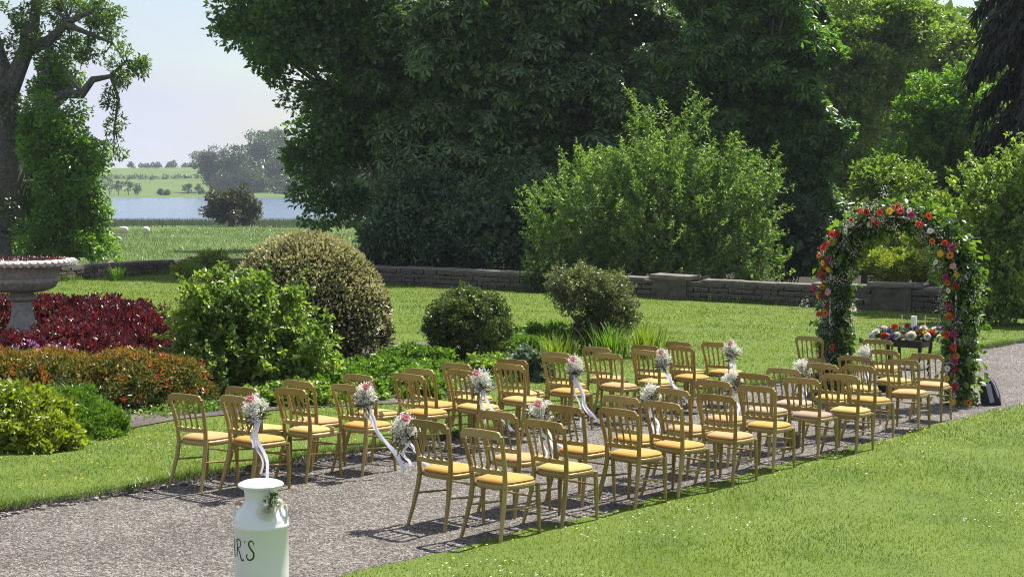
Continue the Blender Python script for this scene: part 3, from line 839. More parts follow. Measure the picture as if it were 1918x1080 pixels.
WILLOWGREY = [((13.6, 56.0, 2.8), (1.2, .9, 1.4)), ((12.8, 55.0, 1.0), (1.2, .9, 1.5)), ((14.8, 56.5, 1.7), (1.4, 1.0, 1.6)), ((13.8, 55.4, .1), (1.9, 1.0, 1.3)), ((15.8, 57.5, .8), (1.5, 1.0, 1.6))]
RIGHTSHRUB = [((11.77, 37.0, 1.56), (1.19, 0.95, 1.52)), ((12.82, 37.0, 1.83), (1.06, 0.85, 1.72)), ((10.98, 36.5, 0.27), (0.65, 0.52, 1.04)), ((12.1, 36.5, 0.01), (1.43, 1.15, 1.04))]
ARCHSHRUB = [((11.66, 45.2, 0.05), (1.05, 0.84, 0.56)), ((12.76, 46.0, 0.5), (0.66, 0.53, 0.99)), ((11.4, 46.5, 0.64), (0.42, 0.33, 1.0))]
ASHIVY = [((-18.67, 64.0, 2.89), (1.6, 1.28, 2.29)), ((-19.65, 64.0, 4.71), (1.37, 1.1, 2.06)), ((-18.47, 64.0, 1.18), (1.26, 1.01, 1.03)), ((-19.87, 66.0, 7.1), (1.18, 0.94, 1.18)), ((-21.45, 67.0, 2.91), (1.44, 1.15, 2.39))]
ASHTOP = [((-20.39, 66.0, 10.23), (1.89, 1.51, 1.06)), ((-17.68, 65.0, 9.32), (1.39, 1.11, 0.93)), ((-16.91, 65.0, 7.6), (0.98, 0.78, 1.04)), ((-17.34, 65.0, 5.54), (0.51, 0.41, 1.39)), ((-19.61, 66.0, 8.38), (1.18, 0.94, 0.94)), ((-21.24, 66.0, 8.73), (1.41, 1.13, 1.41)), ((-18.87, 66.0, 10.11), (1.41, 1.13, 0.71)), ((-22.19, 67.0, 12.1), (3.83, 3.06, 1.44)), ((-17.2, 65.0, 4.28), (0.46, 0.37, 0.93)), ((-16.2, 65.0, 7.7), (.8, .6, .6)), ((-18.3, 65.0, 8.1), (.8, .6, .7)), ((-17.6, 65, 10.2), (.9, .7, .6))]
HAWTHORN = [((-36.0, 193.0, -.2), (3.3, 2.9, 2.7)), ((-38.0, 193, -.9), (1.8, 1.6, 1.4)), ((-34.0, 193, -1.0), (1.9, 1.6, 1.4))]
BACKWOOD = [((-7.92, 102.0, 9.59), (5.83, 4.66, 10.93)), ((-1.1, 107.0, 11.06), (6.5, 5.2, 12.23)), ((6.78, 112.0, 12.24), (6.8, 5.44, 13.6)), ((13.4, 102.0, 11.38), (6.19, 4.95, 12.39)), ((20.52, 107.0, 9.93), (5.35, 4.28, 11.46)), ((27.12, 112.0, 5.93), (4.4, 3.52, 8.0)), ((29.44, 102.0, 4.18), (4.01, 3.21, 5.83)), ((35.74, 107.0, 8.04), (4.59, 3.67, 9.94))]
UNDER = [((-5.48, 70.0, -0.57), (2.0, 1.6, 1.5)), ((-2.58, 73.0, -0.7), (2.09, 1.67, 1.56)), ((0.57, 76.0, -0.84), (2.44, 1.95, 1.63)), ((3.53, 70.0, -0.57), (2.25, 1.8, 1.5)), ((7.33, 73.0, -0.7), (2.35, 1.88, 1.56)), ((11.43, 76.0, -0.84), (2.44, 1.95, 1.63)), ((13.53, 70.0, -0.57), (2.0, 1.6, 1.75)), ((16.72, 73.0, -0.7), (2.09, 1.67, 1.82)), ((20.13, 76.0, -0.84), (2.17, 1.74, 2.17)), ((21.03, 70.0, -0.07), (2.0, 1.6, 2.5)), ((24.27, 73.0, 0.08), (2.09, 1.67, 3.13))]
FARWOOD = [((-148.05, 735.0, 11.58), (8.93, 7.14, 8.69)), ((-134.85, 730.0, 10.37), (9.39, 7.51, 12.0)), ((-128.97, 760.0, 15.48), (10.86, 8.69, 13.74)), ((-124.32, 800.0, 20.47), (10.86, 8.69, 10.52)), ((-116.99, 740.0, 7.03), (11.89, 9.51, 12.15)), ((-106.5, 750.0, 11.79), (13.39, 10.71, 17.25)), ((-91.93, 740.0, 9.34), (13.21, 10.57, 17.02)), ((-125.76, 722.0, 3.51), (8.77, 7.01, 8.07)), ((-105.04, 712.0, -0.31), (10.68, 8.54, 7.02)), ((-90.58, 708.0, -0.97), (10.11, 8.09, 6.51)), ((-77.72, 730.0, 6.95), (14.34, 11.47, 14.39)), ((-138.25, 720.0, 2.37), (6.69, 5.35, 6.15)), ((-133.94, 830.0, 25.85), (7.71, 6.17, 6.54)), ((-61.64, 740.0, 9.34), (15.86, 12.69, 17.02))]
SHORE = [((-187.74, 715.0, 2.55), (2.55, 2.04, 4.09)), ((-182.4, 712.0, 2.04), (2.29, 1.83, 3.81)), ((-192.07, 715.0, 2.55), (2.55, 2.04, 4.6)), ((-177.85, 712.0, 0.78), (1.78, 1.42, 3.05)), ((-148.11, 708.0, 0.03), (2.28, 1.82, 2.53)), ((-165.59, 705.0, -1.21), (1.01, 0.81, 1.01)), ((-162.11, 703.0, -1.45), (1.0, 0.8, 1.0)), ((-154.01, 712.0, 0.78), (2.03, 1.63, 2.29)), ((-199.81, 720.0, 3.83), (3.6, 2.88, 5.66)), ((-205.48, 722.0, 5.12), (3.61, 2.89, 6.19))]
def g0(x, y): return (x, y, zt(x, y))
tree('oak_tree', 'tall dark oak with spreading leafy bough reaching out over the lake view', g0(-5.2, 60.5), 12, .55, OAK, 'oak', 230, 52000, .95, .24, lo=.45, fill=12000, fillsize=.3, nlimb=34)
tree('horse_chestnut', 'huge dark horse chestnut with hand-shaped leaves behind the wall', g0(1, 59.5), 12, .7, CHESTNUT, 'chest', 330, 25000, 1.05, .34, kind='palm', lo=.6, fill=18000, fillsize=.36, nlimb=24)
tree('sycamore_tree', 'tall sycamore with sunlit leaf sprays beside the dark gap in the wood', g0(9, 56.5), 12, .5, SYCAMORE, 'syc', 260, 20000, .62, .31, kind='palm', lo=.6, fill=12000, fillsize=.34, nlimb=24)
tree('young_oak', 'yellow-green oak standing behind the sycamore', g0(18, 78), 11, .4, YOUNGOAK, 'yoak', 130, 30000, .95, .26, lo=.55, fill=3500, fillsize=.6, squash=.5)
tree('far_oak', 'pale green oak crown touching the small patch of sky beside the conifer', g0(25, 96), 13, .4, FAROAK, 'yoak', 130, 26000, 1.1, .32, lo=.55, fill=3500, fillsize=.8, squash=.5)
tree('lime_tree', 'bright green lime tree against the dark conifer', g0(17.6, 62), 7, .25, LIME, 'lime', 90, 20000, .7, .2, lo=.6, fill=3000, fillsize=.4)
tree('willow_tree', 'small bushy willow at the wood edge above the flower arch', g0(13.1, 55.5), 4.5, .12, WILLOWGREY, 'yoak', 110, 15000, .45, .16, lo=.5, zmin=-1, fill=1200, fillsize=.3)
for i, e in enumerate(BACKWOOD):
    lab = ['dark woodland tree glimpsed behind the oak', 'dark woodland tree behind the oak and chestnut', 'dark woodland tree straight behind the chestnut', 'dark woodland tree between chestnut and sycamore', 'dark woodland tree behind the sycamore', 'dark woodland tree behind the young oak', 'dark woodland tree behind the lime tree', 'dark woodland tree behind the conifer'][i]
    tree('woodland_tree', lab, g0(e[0][0], e[0][1]), 9, .35, [e], 'chest', 60, 5200, 1.7, .75, lo=.7, fill=1500, fillsize=1.3, nlimb=6, group='woodland trees behind the garden', zmin=-1)
for i, e in enumerate(UNDER):
    x, y = e[0][0], e[0][1]
    bush('woodland_laurel', 'dark laurel bush in the undergrowth of the wood', g0(x, y), [e], 'laurel', 28, 2600, .75, .34, cat='bush', group='laurels under the wood', lo=.5, zmin=-1, fill=600, fillsize=.6, stems=4)
bush('laurel_bush', 'large dark laurel overhanging the wall beside the golden dome', g0(-3.6, 54.6), LAUREL1, 'laurel', 90, 15000, .6, .17, cat='bush', lo=.7, zmin=-1, fill=2500, fillsize=.4, stems=6)
bush('laurel_bush', 'dark laurel behind the wall directly above the clipped round bush', g0(-.45, 53.2), LAUREL2, 'laurel', 60, 11000, .55, .16, cat='bush', lo=.7, zmin=-1, fill=2000, fillsize=.4, stems=6)
bush('laurel_bush', 'shaded laurel beside the flower arch at the edge of the wood', g0(10.05, 54), LAUREL3, 'laurel', 30, 4500, .5, .18, cat='bush', lo=.6, zmin=-1, fill=800, fillsize=.4, stems=6)
bush('sallow_bush', 'big sunlit grey-green sallow bush growing behind the wall', g0(4.8, 50.5), SALLOW, 'willow', 380, 18000, .26, .125, cat='bush', lo=.6, zmin=-.9, fill=5500, fillsize=.2, stems=30, aspect=.42, squash=1.3, droop=-.1, sprays=(1150, .85, 34, .9, .62, -.5, .05))
bush('tall_shrub', 'tall leafy shrub with pale young tips beside the gravel path', g0(12, 37), RIGHTSHRUB, 'philad', 190, 20000, .22, .12, lo=.6, zmin=-1, fill=3000, fillsize=.16, stems=14, squash=.8, sprays=(300, .5, 24, .7, .7, -.3, .04))
bush('wall_shrub', 'yellow-green shrub spilling over the wall behind the arch', g0(11.8, 45.6), ARCHSHRUB, 'lemon', 60, 11000, .25, .11, lo=.5, zmin=-1, fill=1500, fillsize=.15, stems=8)
bush('wall_ivy', 'small dark ivy clump hanging over the wall coping', (1.1, 48.05, zg(1.1, 48.05) + .05), [((1.1, 48.1, -.55), (.75, .45, .5)), ((1.5, 47.9, -.75), (.5, .35, .35))], 'ivy', 26, 4200, .2, .11, cat='ivy', lo=.6, zmin=-1, fill=500, fillsize=.12, stems=4)

# conifer : drooping dark boughs round a straight trunk
cx, cy = 16.75, 47.0; cz = zt(cx, cy)
t = thing('conifer_tree', 'dark drooping conifer towering beside the tall shrub', 'tree', (cx, cy, cz))
mb = MB(); mb.tube([(0, 0, -.3), (0, 0, 8), (0, 0, 19)], [.42, .3, .04], 10)
PP = []; NN = []
for i in range(230):
    h = rng.uniform(1.0, 18.5); L = (3.0 * (1 - h / 38)) * rng.uniform(.75, 1.1); a = rng.uniform(0, 6.283)
    d = np.array([math.cos(a), math.sin(a), 0])
    pts = [np.array([0, 0, h]) + d * L * q + np.array([0, 0, .25 * L * q - .75 * L * q * q]) for q in (0, .3, .6, 1)]
    mb.tube(pts, [.05, .035, .022, .006], 5, cap=False)
    k = 220
    q = rng.uniform(.12, 1.05, k); sp = rng.normal(0, 1, (k, 3)) * np.array([.16, .16, .08]) * (1.2 - q)[:, None] * L * .6
    p = np.array([0, 0, h]) + d * (L * q)[:, None] + np.stack([np.zeros(k), np.zeros(k), .25 * L * q - .75 * L * q * q - rng.uniform(0, .45, k)], 1) + sp
    PP.append(p); NN.append(np.tile(d * .4 + np.array([0, 0, -.9]), (k, 1)))
mb.build('trunk', M['bark'], t, smooth=True)
V, F = leaves(np.concatenate(PP), np.concatenate(NN), .40, .24, .3, .35)
obj('crown', mesh_np('crown', V, F), LM['conifer'], t)

# old ash on the left : thick ivy-bound trunk, bare limbs with leaf clumps
ax, ay = -22.3, 66.0; az = zt(ax, ay)
t = thing('ash_tree', 'old ash with rough thick trunk and drooping half-bare branches beside the urn', 'tree', (ax, ay, az))
mb = MB()
o_ = np.array([ax, ay, az])
def rel(*pts): return [np.array(p, float) - o_ for p in pts]
def knob(n): return [1 + rng.uniform(-.06, .06) for _ in range(n)]
mb.tube(rel((ax - .1, ay, az - .4), (ax, ay, az + .5), (ax + .05, ay, az + 2.5), (ax, ay, az + 5), (ax - .1, ay, az + 7.0), (ax - .15, ay, az + 8.6), (ax - .7, ay, az + 11), (ax - 1.0, ay, az + 15)), [1.5, 1.08, .92, .86, .72, .52, .34, .08], 18)
def br(rs, *pts): mb.tube(rel(*pts), rs, 8)
br([.5, .42, .34, .24], (-22.2, 66, 4.0), (-21.0, 65.7, 5.2), (-20.1, 65.5, 6.0), (-19.3, 65.2, 6.5))
br([.24, .2, .16, .1, .05], (-19.3, 65.2, 6.5), (-18.6, 65, 6.4), (-18.1, 65, 7.05), (-17.3, 65, 7.2), (-16.6, 65, 7.9))
br([.1, .07, .04, .02], (-17.3, 65, 7.2), (-17.0, 65, 6.2), (-17.2, 65, 5.0), (-17.25, 65, 3.9))
br([.1, .06, .03], (-18.6, 65, 6.5), (-19.2, 65, 7.3), (-19.5, 65.2, 7.7))
br([.45, .36, .26, .18, .08], (-22.1, 66, 6.5), (-21.4, 66, 8.1), (-20.9, 66, 9.6), (-20.7, 66, 10.8), (-20.3, 66, 12))
br([.3, .24, .16, .08], (-21.2, 66, 8.4), (-20.2, 65.8, 8.8), (-19.2, 65.5, 9.6), (-18.0, 65, 10.0))
br([.14, .1, .05, .02], (-19.4, 65.5, 9.5), (-18.2, 65, 9.0), (-17.2, 65, 8.6), (-16.5, 65, 7.5))
br([.3, .22, .1], (-20.6, 65.9, 5.6), (-20.3, 65.6, 7.4), (-20.1, 65.8, 9.2))
br([.35, .25, .1], (-22.4, 66, 7), (-23.2, 66, 9), (-23.8, 66, 12))
br([.12, .08, .03], (-21.2, 65.2, 2.6), (-19.8, 64, 2.75), (-18.6, 63.4, 3.3))
P, Q, C = clumps(ASHTOP, 210, 13000, .36, -.9, .15, 1.0)
nodes = np.array([(-21.4, 66, 8.1), (-20.9, 66, 9.6), (-20.7, 66, 10.8), (-20.2, 65.8, 8.8), (-19.2, 65.5, 9.6), (-18.0, 65, 10.0), (-18.2, 65, 9.0), (-17.2, 65, 8.6), (-17.3, 65, 7.2), (-18.1, 65, 7.05), (-17.0, 65, 6.2), (-17.2, 65, 5.0), (-19.3, 65.2, 6.5), (-23.2, 66, 9), (-16.6, 65, 7.9)])
for c in C[::2]:
    a_ = nodes[np.argmin(np.linalg.norm(nodes - c, axis=1))]
    limb(mb, a_ - o_, c - o_, .045, .012, .14, 5, 4)
mb.build('trunk', M['barkgrey'], t, smooth=True)
V, F = leaves(P - o_, Q, .20, .42, .6)
obj('crown', mesh_np('crown', V, F), LM['ash'], t)
P1, N1 = on_ellipsoid((ax, ay, az + 4), (1.3, 1.3, 4.5), 6000, .9, 1.05, -.85)
k = (np.sin(P1[:, 2] * 1.3 + P1[:, 0] * 2) + rng.normal(0, .5, len(P1))) > .55
V, F = leaves(P1[k] - o_, N1[k], .17, .8, .6)
obj('trunk_ivy', mesh_np('trunk_ivy', V, F), LM['ivy'], t)
tree('hazel_tree', 'dense bright green bushy tree leaning out beside the ash trunk', g0(-19.3, 65), 6, .25, ASHIVY + [((-18.5, 64, -.1), (1.5, 1.1, .9)), ((-19.8, 64, .2), (1.2, 1.0, 1.2))], 'lime', 130, 30000, .6, .19, lo=.5, fill=4000, fillsize=.3, squash=.9, zmin=-1, droop=.6)
for i, (x, y, rz, lab) in enumerate([(-19.4, 61.6, .2, 'pale dead branch lying in the grass below the hazel'), (-17.6, 62.6, .5, 'bleached fallen branch beside the wall in the rough grass')]):
    mb = MB()
    mb.tube([(-1.3, 0, .1), (-.6, .1, .32), (.1, 0, .22), (.8, -.1, .45), (1.3, 0, .25)], [.05, .09, .1, .07, .02], 7)
    mb.tube([(-.6, .1, .32), (-.8, .3, .55), (-1.1, .3, .65)], [.06, .04, .015], 6)
    mb.tube([(.4, 0, .3), (.5, .1, .55), (.9, .1, .6)], [.06, .04, .015], 6)
    mb.tube([(.8, -.1, .45), (1.2, -.2, .1), (1.3, -.2, -.05)], [.05, .03, .02], 6)
    o = mb.build('dead_branch', M['deadwood'], None, True, loc=g0(x, y), rot=(0, 0, rz)); tag(o, lab, 'branch')
tree('hawthorn_tree', 'lone dark rounded hawthorn in the pasture before the lake', g0(-36.2, 193), 3.8, .4, HAWTHORN, 'hawthorn', 90, 7500, .8, .42, lo=.35, fill=500, fillsize=.7, nlimb=22)

# far shore : wood, shoreline trees, hilltop line of trees
for i, e in enumerate(FARWOOD):
    tree('far_tree', 'rounded broadleaf tree in the blue-green wood across the lake', g0(e[0][0], e[0][1]), 9, .6, [e], 'far', 34, 3000, 3.2, 1.15, lo=.6, fill=500, fillsize=3.0, nlimb=5, group='trees of the wood across the lake', zmin=-1, squash=.7)
for i, e in enumerate(SHORE):
    tree('shore_tree', 'small tree standing on the grassy far shore of the lake', g0(e[0][0], e[0][1]), 3.0, .22, [e], 'far', 14, 420, 1.0, .8, lo=.3, nlimb=4, group='small trees on the far shore', zmin=-1)
proto = None
for i in range(64):
    x = -268 + i * 2.7 + rng.uniform(-2, 2); y = 1062 + rng.uniform(-12, 25)
    if proto is None:
        proto = tree('hilltop_tree', 'tiny tree in the line along the top of the far hill', g0(x, y), 3, .2, [((x, y, zt(x, y) + 2.4), (3.0, 2.4, 2.6))], 'far', 14, 380, 1.1, 1.0, lo=.3, nlimb=3, group='trees along the far hilltop', zmin=-1)
    else:
        c = proto.copy(); COL.objects.link(c); c.location = g0(x, y); c.rotation_euler[2] = rng.uniform(0, 6); q = rng.uniform(.55, 1.15); c.scale = (q * 1.1, q * 1.1, q * rng.uniform(.8, 1.3))
        for ch in proto.children:
            d = ch.copy(); COL.objects.link(d); d.parent = c
# field hedge half way up the far hill
for i in range(16):
    x = -236 + i * 6.2; y = 860 + 4 * math.sin(i)
    e = ((x, y, zt(x, y) + .9), (3.4, 1.6, 1.5))
    bush('hedge_bush', 'low dark hedge bush crossing the far hillside', g0(x, y), [e], 'far', 10, 200, 1.0, .9, cat='hedge', group='hedge bushes on the far hillside', lo=.4, zmin=-1, stems=3)

# ================================================================== GARDEN PLANTS
def gb(x, y, h=H_L): return (x, y, zg(x, y) + h)
bush('red_shrubs', 'low mound of dark crimson leaved shrubs round the stone urn', gb(-8.3, 24.3), [((-8.3, 26.6, -.35), (3.0, 1.5, .90)), ((-6.75, 25.0, -.35), (1.3, 2.0, .84)), ((-6.7, 23.6, -.33), (1.2, 1.3, .7)), ((-8.5, 23.3, -.33), (2.4, 1.1, .50)), ((-10.2, 24.8, -.35), (1.2, 1.8, .9))], 'red', 700, 60000, .17, .085, lo=.88, zmin=.0, fill=6000, fillsize=.14, stems=14, aspect=.42, droop=-.7)
t = bush('orange_shrub', 'olive and orange tinted flowering shrub in front of the crimson shrubs', gb(-5.0, 18.6), [((-5.7, 18.5, -.3), (.85, .8, .74)), ((-4.85, 18.7, -.3), (.8, .75, .72)), ((-4.3, 18.9, -.3), (.55, .6, .6)), ((-6.5, 18.6, -.3), (.8, .8, .74))], 'olive', 330, 36000, .13, .062, lo=.85, zmin=-.05, fill=4200, fillsize=.09, stems=24, aspect=.3)
o_ = np.array(t.location); PP = []; NN = []
for c, rr, k in (((-5.7, 18.5, -.3), (.87, .82, .78), 42), ((-4.85, 18.7, -.3), (.82, .77, .76), 34), ((-4.3, 18.9, -.3), (.57, .62, .64), 16), ((-6.5, 18.6, -.3), (.82, .82, .78), 30)):
    cc, nn = on_ellipsoid(c, rr, k, .99, 1.04, .25)
    for q in range(len(cc)):
        m_ = 14; PP.append(cc[q] + rng.normal(0, .032, (m_, 3))); NN.append(np.tile(nn[q], (m_, 1)))
V, F = leaves(np.concatenate(PP) - o_, np.concatenate(NN), .034, .75, 0, .8)
obj('blossom', mesh_np('blossom', V, F), LM['orange'], t)
PP = []; NN = []
for c, rr, k in (((-5.7, 18.5, -.3), (.86, .81, .77), 3600), ((-4.85, 18.7, -.3), (.81, .76, .75), 3200), ((-4.3, 18.9, -.3), (.56, .61, .63), 1600), ((-6.5, 18.6, -.3), (.81, .81, .77), 3000)):
    cc, nn = on_ellipsoid(c, rr, k, .96, 1.06, .25); q = rng.random(len(cc)) < np.clip((nn[:, 2] - .35) * 1.5, 0, 1); PP.append(cc[q]); NN.append(nn[q])
V, F = leaves(np.concatenate(PP) - o_, np.concatenate(NN), .06, .3, -.3, .7)
obj('young_shoots', mesh_np('young_shoots', V, F), LM['ochre'], t)
bush('lemon_shrub', 'lemon-green leafy shrub at the near end of the flower bed', gb(-5.15, 15.55), [((-5.2, 15.5, -.1), (.62, .6, .56)), ((-4.85, 15.35, -.2), (.42, .4, .38))], 'lemon', 120, 9000, .11, .075, lo=.8, zmin=-.3, fill=1200, fillsize=.1, stems=10)
bush('feathery_plant', 'soft bright green feathery plant beside the lemon-green shrub', gb(-4.55, 16.2), [((-4.62, 16.25, -.16), (.42, .4, .30)), ((-4.9, 16.6, -.12), (.4, .4, .42))], 'cover', 130, 12000, .085, .055, cat='plant', lo=.75, zmin=-.3, fill=900, fillsize=.07, stems=8, aspect=.25, droop=-.6)
bush('mock_orange', 'loose bright green mock orange bush in front of the golden dome', gb(-3.64, 20.6), [((-3.64, 20.6, .1), (.92, .9, .85)), ((-4.09, 20.3, -.05), (.6, .6, .6)), ((-3.19, 20.3, .0), (.62, .6, .62)), ((-3.89, 20.6, .75), (.55, .5, .5)), ((-3.29, 20.5, .7), (.5, .4, .4)), ((-4.44, 20.5, .55), (.25, .25, .5)), ((-2.74, 20.2, .45), (.3, .3, .22)), ((-2.64, 20.1, .05), (.25, .25, .2)), ((-4.04, 20.6, 1.2), (.12, .12, .25)), ((-3.54, 20.6, 1.15), (.15, .15, .22)), ((-3.04, 20.5, 1.0), (.15, .15, .2)), ((-4.34, 20.3, .95), (.15, .15, .25))], 'philad', 330, 17000, .13, .075, lo=.5, zmin=-.8, fill=2600, fillsize=.09, stems=34, aspect=.62, squash=.8, sprays=(330, .27, 26, .5, .7, -.3, .03))
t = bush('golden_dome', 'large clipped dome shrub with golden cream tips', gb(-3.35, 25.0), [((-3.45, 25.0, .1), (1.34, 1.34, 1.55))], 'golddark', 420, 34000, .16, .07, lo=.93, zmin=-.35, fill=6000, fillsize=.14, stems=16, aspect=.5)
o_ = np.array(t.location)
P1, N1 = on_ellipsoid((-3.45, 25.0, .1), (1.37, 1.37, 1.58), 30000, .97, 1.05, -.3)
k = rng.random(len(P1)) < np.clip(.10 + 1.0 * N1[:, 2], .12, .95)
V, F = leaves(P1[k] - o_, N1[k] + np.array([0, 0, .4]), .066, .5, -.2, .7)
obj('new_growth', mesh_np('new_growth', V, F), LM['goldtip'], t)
bush('round_bush', 'clipped round dark green bush between golden dome and chairs', gb(-.72, 24.5), [((-.72, 24.5, .18), (.69, .69, .64))], 'bush', 240, 20000, .11, .05, lo=.88, zmin=-.95, fill=3500, fillsize=.1, stems=16, sprays=(110, .13, 18, .4, .92, -.3, .012))
bush('mop_bush', 'grey-green mop-headed bush on bare stems beside the iris leaves', gb(1.52, 27.6), [((1.45, 27.6, .55), (.75, .7, .47)), ((1.9, 27.5, .15), (.45, .4, .5)), ((1.0, 27.5, .75), (.3, .3, .25)), ((1.5, 27.6, -.1), (.35, .35, .4))], 'sage', 170, 13000, .13, .055, lo=.7, zmin=-.8, fill=2200, fillsize=.1, stems=26, sprays=(150, .26, 22, .5, .75, -.4, .02))
def cover(label, pts, mat, n, size, hh, name='ground_cover'):
    ells = [((x, y, zg(x, y) + H_L - .02), (rx, ry, hh * q)) for x, y, rx, ry, q in pts]
    x, y = pts[0][:2]
    return bush(name, label, gb(x, y), ells, mat, int(n / 60), n, .10, size, cat='plant', lo=.85, zmin=.0, fill=n // 8, fillsize=size * 1.3, stems=6, aspect=.7, squash=.6)
cover('bright green leafy ground cover below the golden dome', [(-1.75, 20.9, .75, 1.2, 1), (-2.3, 19.8, .6, .6, .8), (-1.5, 23.0, .8, 1.2, 1), (-2.6, 22, .6, .8, .9), (-1.2, 20.4, .4, .6, .7)], 'cover', 17000, .07, .42)
cover('bright green leafy mound between the round bush and the mop-headed bush', [(.45, 27.4, .65, .8, 1), (.2, 26.2, .5, .6, .8), (.9, 28.2, .5, .5, 1)], 'cover', 8000, .075, .48)
cover('low leafy plant in front of the round bush', [(-.4, 22.8, .5, .5, 1), (.1, 23.2, .4, .4, .8)], 'philad', 5000, .075, .34)
cover('low green plant at the foot of the mock orange bush', [(-2.75, 19.2, .5, .4, 1), (-3.3, 18.95, .4, .3, .8)], 'philad', 4200, .06, .30)
cover('glaucous grey-leaved plant behind the row of chairs', [(.28, 22.4, .28, .28, 1)], 'glauc', 1500, .10, .48)
def sword(name, label, x, y, n, h, w, spread, mat, cat='plant'):
    an = rng.uniform(0, 6.283, n); rr = np.abs(rng.normal(0, spread * .4, n)); ln = rng.uniform(.25, .95, n)
    bx_ = rr * np.cos(an); by_ = rr * np.sin(an); hh = h * rng.uniform(.6, 1.1, n)
    Vs = []
    sdx = -np.sin(an) * w; sdy = np.cos(an) * w
    for q in (0, .4, .75, 1.0):
        ox = bx_ + np.cos(an) * ln * hh * .55 * q * q; oy = by_ + np.sin(an) * ln * hh * .55 * q * q; z = hh * (q - .28 * ln * q ** 3)
        ww = (1 - q) ** .6 * .5
        Vs += [np.stack([ox + sdx * ww, oy + sdy * ww, z], 1), np.stack([ox - sdx * ww, oy - sdy * ww, z], 1)]
    V = np.stack(Vs, 1).reshape(-1, 3); b = (np.arange(n) * 8)[:, None]
    F = np.concatenate([b + np.array([[2 * q, 2 * q + 1, 2 * q + 3, 2 * q + 2]]) for q in range(3)])
    o = obj(name, mesh_np(name, V, F), LM[mat], loc=gb(x, y)); tag(o, label, cat)
sword('iris_clump', 'yellow-green sword-leaved iris clump at the end of the bed', 2.35, 26.4, 150, .72, .03, .55, 'iris')
sword('iris_clump', 'darker sword-leaved clump under the mop-headed bush', 1.75, 26.0, 130, .75, .028, .5, 'cover')
sword('daylily_clump', 'arching grassy daylily clump behind the posies', .75, 25.0, 170, .6, .022, .6, 'iris')
sword('grass_clump', 'wispy tall grass clump between feathery plant and orange shrub', -5.0, 17.1, 90, .62, .010, .5, 'cover')
sword('grass_clump', 'rough grass tuft growing against the wall behind the crimson shrubs', -13.6, 51.5, 160, .6, .03, .4, 'cover')
sword('grass_clump', 'tall weedy grass tuft at the wall corner behind the mock orange', -11.2, 52.5, 200, .8, .03, .4, 'cover')
bush('wall_weed', 'bright leafy weeds growing at the wall beside the golden dome', gb(-10.6, 54.2), [((-10.6, 54.2, -.6), (1.0, .6, .75)), ((-11.6, 54.6, -.7), (.8, .5, .5))], 'lemon', 50, 6500, .25, .11, cat='plant', lo=.5, zmin=-.4, fill=400, fillsize=.15, stems=8)
t = bush('geranium_clump', 'violet flowering geranium clump before the crimson shrubs', gb(-6.5, 20.6), [((-6.6, 20.5, -.28), (.9, .5, .55))], 'cover', 60, 6000, .11, .055, cat='flowers', lo=.8, zmin=0, fill=400, fillsize=.08, stems=8)
P1, N1 = on_ellipsoid((-6.6, 20.6, -.28), (.92, .5, .62), 46, .98, 1.08, .35)
PP = np.repeat(P1, 7, 0) + rng.normal(0, .018, (len(P1) * 7, 3))
V, F = leaves(PP - np.array(t.location), np.repeat(N1, 7, 0), .034, .9, 0, .8)
obj('blossom', mesh_np('blossom', V, F), LM['violet'], t)
t = bush('pansy_tuft', 'small tuft of pale violet flowers on the bed edge by the feathery plant', gb(-4.3, 16.75, H_L), [((-4.3, 16.75, -.24), (.1, .1, .07))], 'cover', 8, 300, .03, .03, cat='flowers', lo=.6, zmin=0, stems=3)
V, F = leaves(rng.normal(0, .05, (26, 3)) * np.array([1, 1, .3]) + np.array([0, 0, .08]), np.tile([0, 0, 1.0], (26, 1)), .03, .9, 0, .7)
obj('blossom', mesh_np('blossom', V, F), LM['violet'], t)
# low weeds over the soil
for (lab, cs, k) in (('small weeds and seedlings over the bed soil behind the chairs', [(12, -14.1, .5, .25), (14.2, -13.6, .7, .3), (16.4, -13.4, .8, .3), (18.6, -13.9, .8, .3)], 900),):
    PP = []
    for s0, r0, a_, b_ in cs:
        m_ = rng.normal(0, 1, (k, 2)) * np.array([a_, b_]); s1 = s0 + m_[:, 0]; r1 = r0 - np.abs(m_[:, 1])
        PP.append(np.stack([s1 * FD[0] + r1 * RD[0], s1 * FD[1] + r1 * RD[1], -SLOPE * s1 + H_L + rng.uniform(0, .12, k)], 1))
    PP = np.concatenate(PP)
    V, F = leaves(PP, np.tile([0, 0, .6], (len(PP), 1)), .05, .6, 0, 1)
    tag(obj('bed_weeds', mesh_np('bed_weeds', V, F), LM['cover']), lab, 'weeds', kind='stuff')

# ---- stone urn (tazza) on its pedestal
ux, uy = -8.22, 25.0
t = thing('stone_urn', 'wide weathered stone urn with carved rim standing among crimson shrubs', 'urn', gb(ux, uy))
MB().box((0, 0, .2), (.5, .5, .5)).build('pedestal', M['stone'], t, bevel=.02)
MB().lathe([(.235, .44), (.235, .52), (.21, .56), (.185, .66), (.17, .80), (.17, .90), (.24, .94), (.25, .98), (.19, 1.02), (.2, 1.06)], 32).build('foot', M['stone'], t, True)
MB().lathe([(.20, 1.05), (.36, 1.07), (.52, 1.14), (.585, 1.24), (.58, 1.31)], 96, rmod=lambda a, z: 1 + (.045 * abs(math.sin(a * 13)) if 1.06 < z < 1.3 else 0)).build('fluted_bowl', M['stone'], t, True)
MB().lathe([(.57, 1.30), (.60, 1.32), (.62, 1.40), (.66, 1.49), (.70, 1.53), (.66, 1.54), (.5, 1.50)], 48).build('neck', M['stone'], t, True)
rim = MB().lathe([(.66, 1.515), (.80, 1.50), (.875, 1.53), (.88, 1.57), (.84, 1.61), (.74, 1.615), (.70, 1.58), (.4, 1.54)], 96, rmod=lambda a, z: 1 + .012 * math.sin(a * 44)).build('rim', M['stonepale'], t, True)
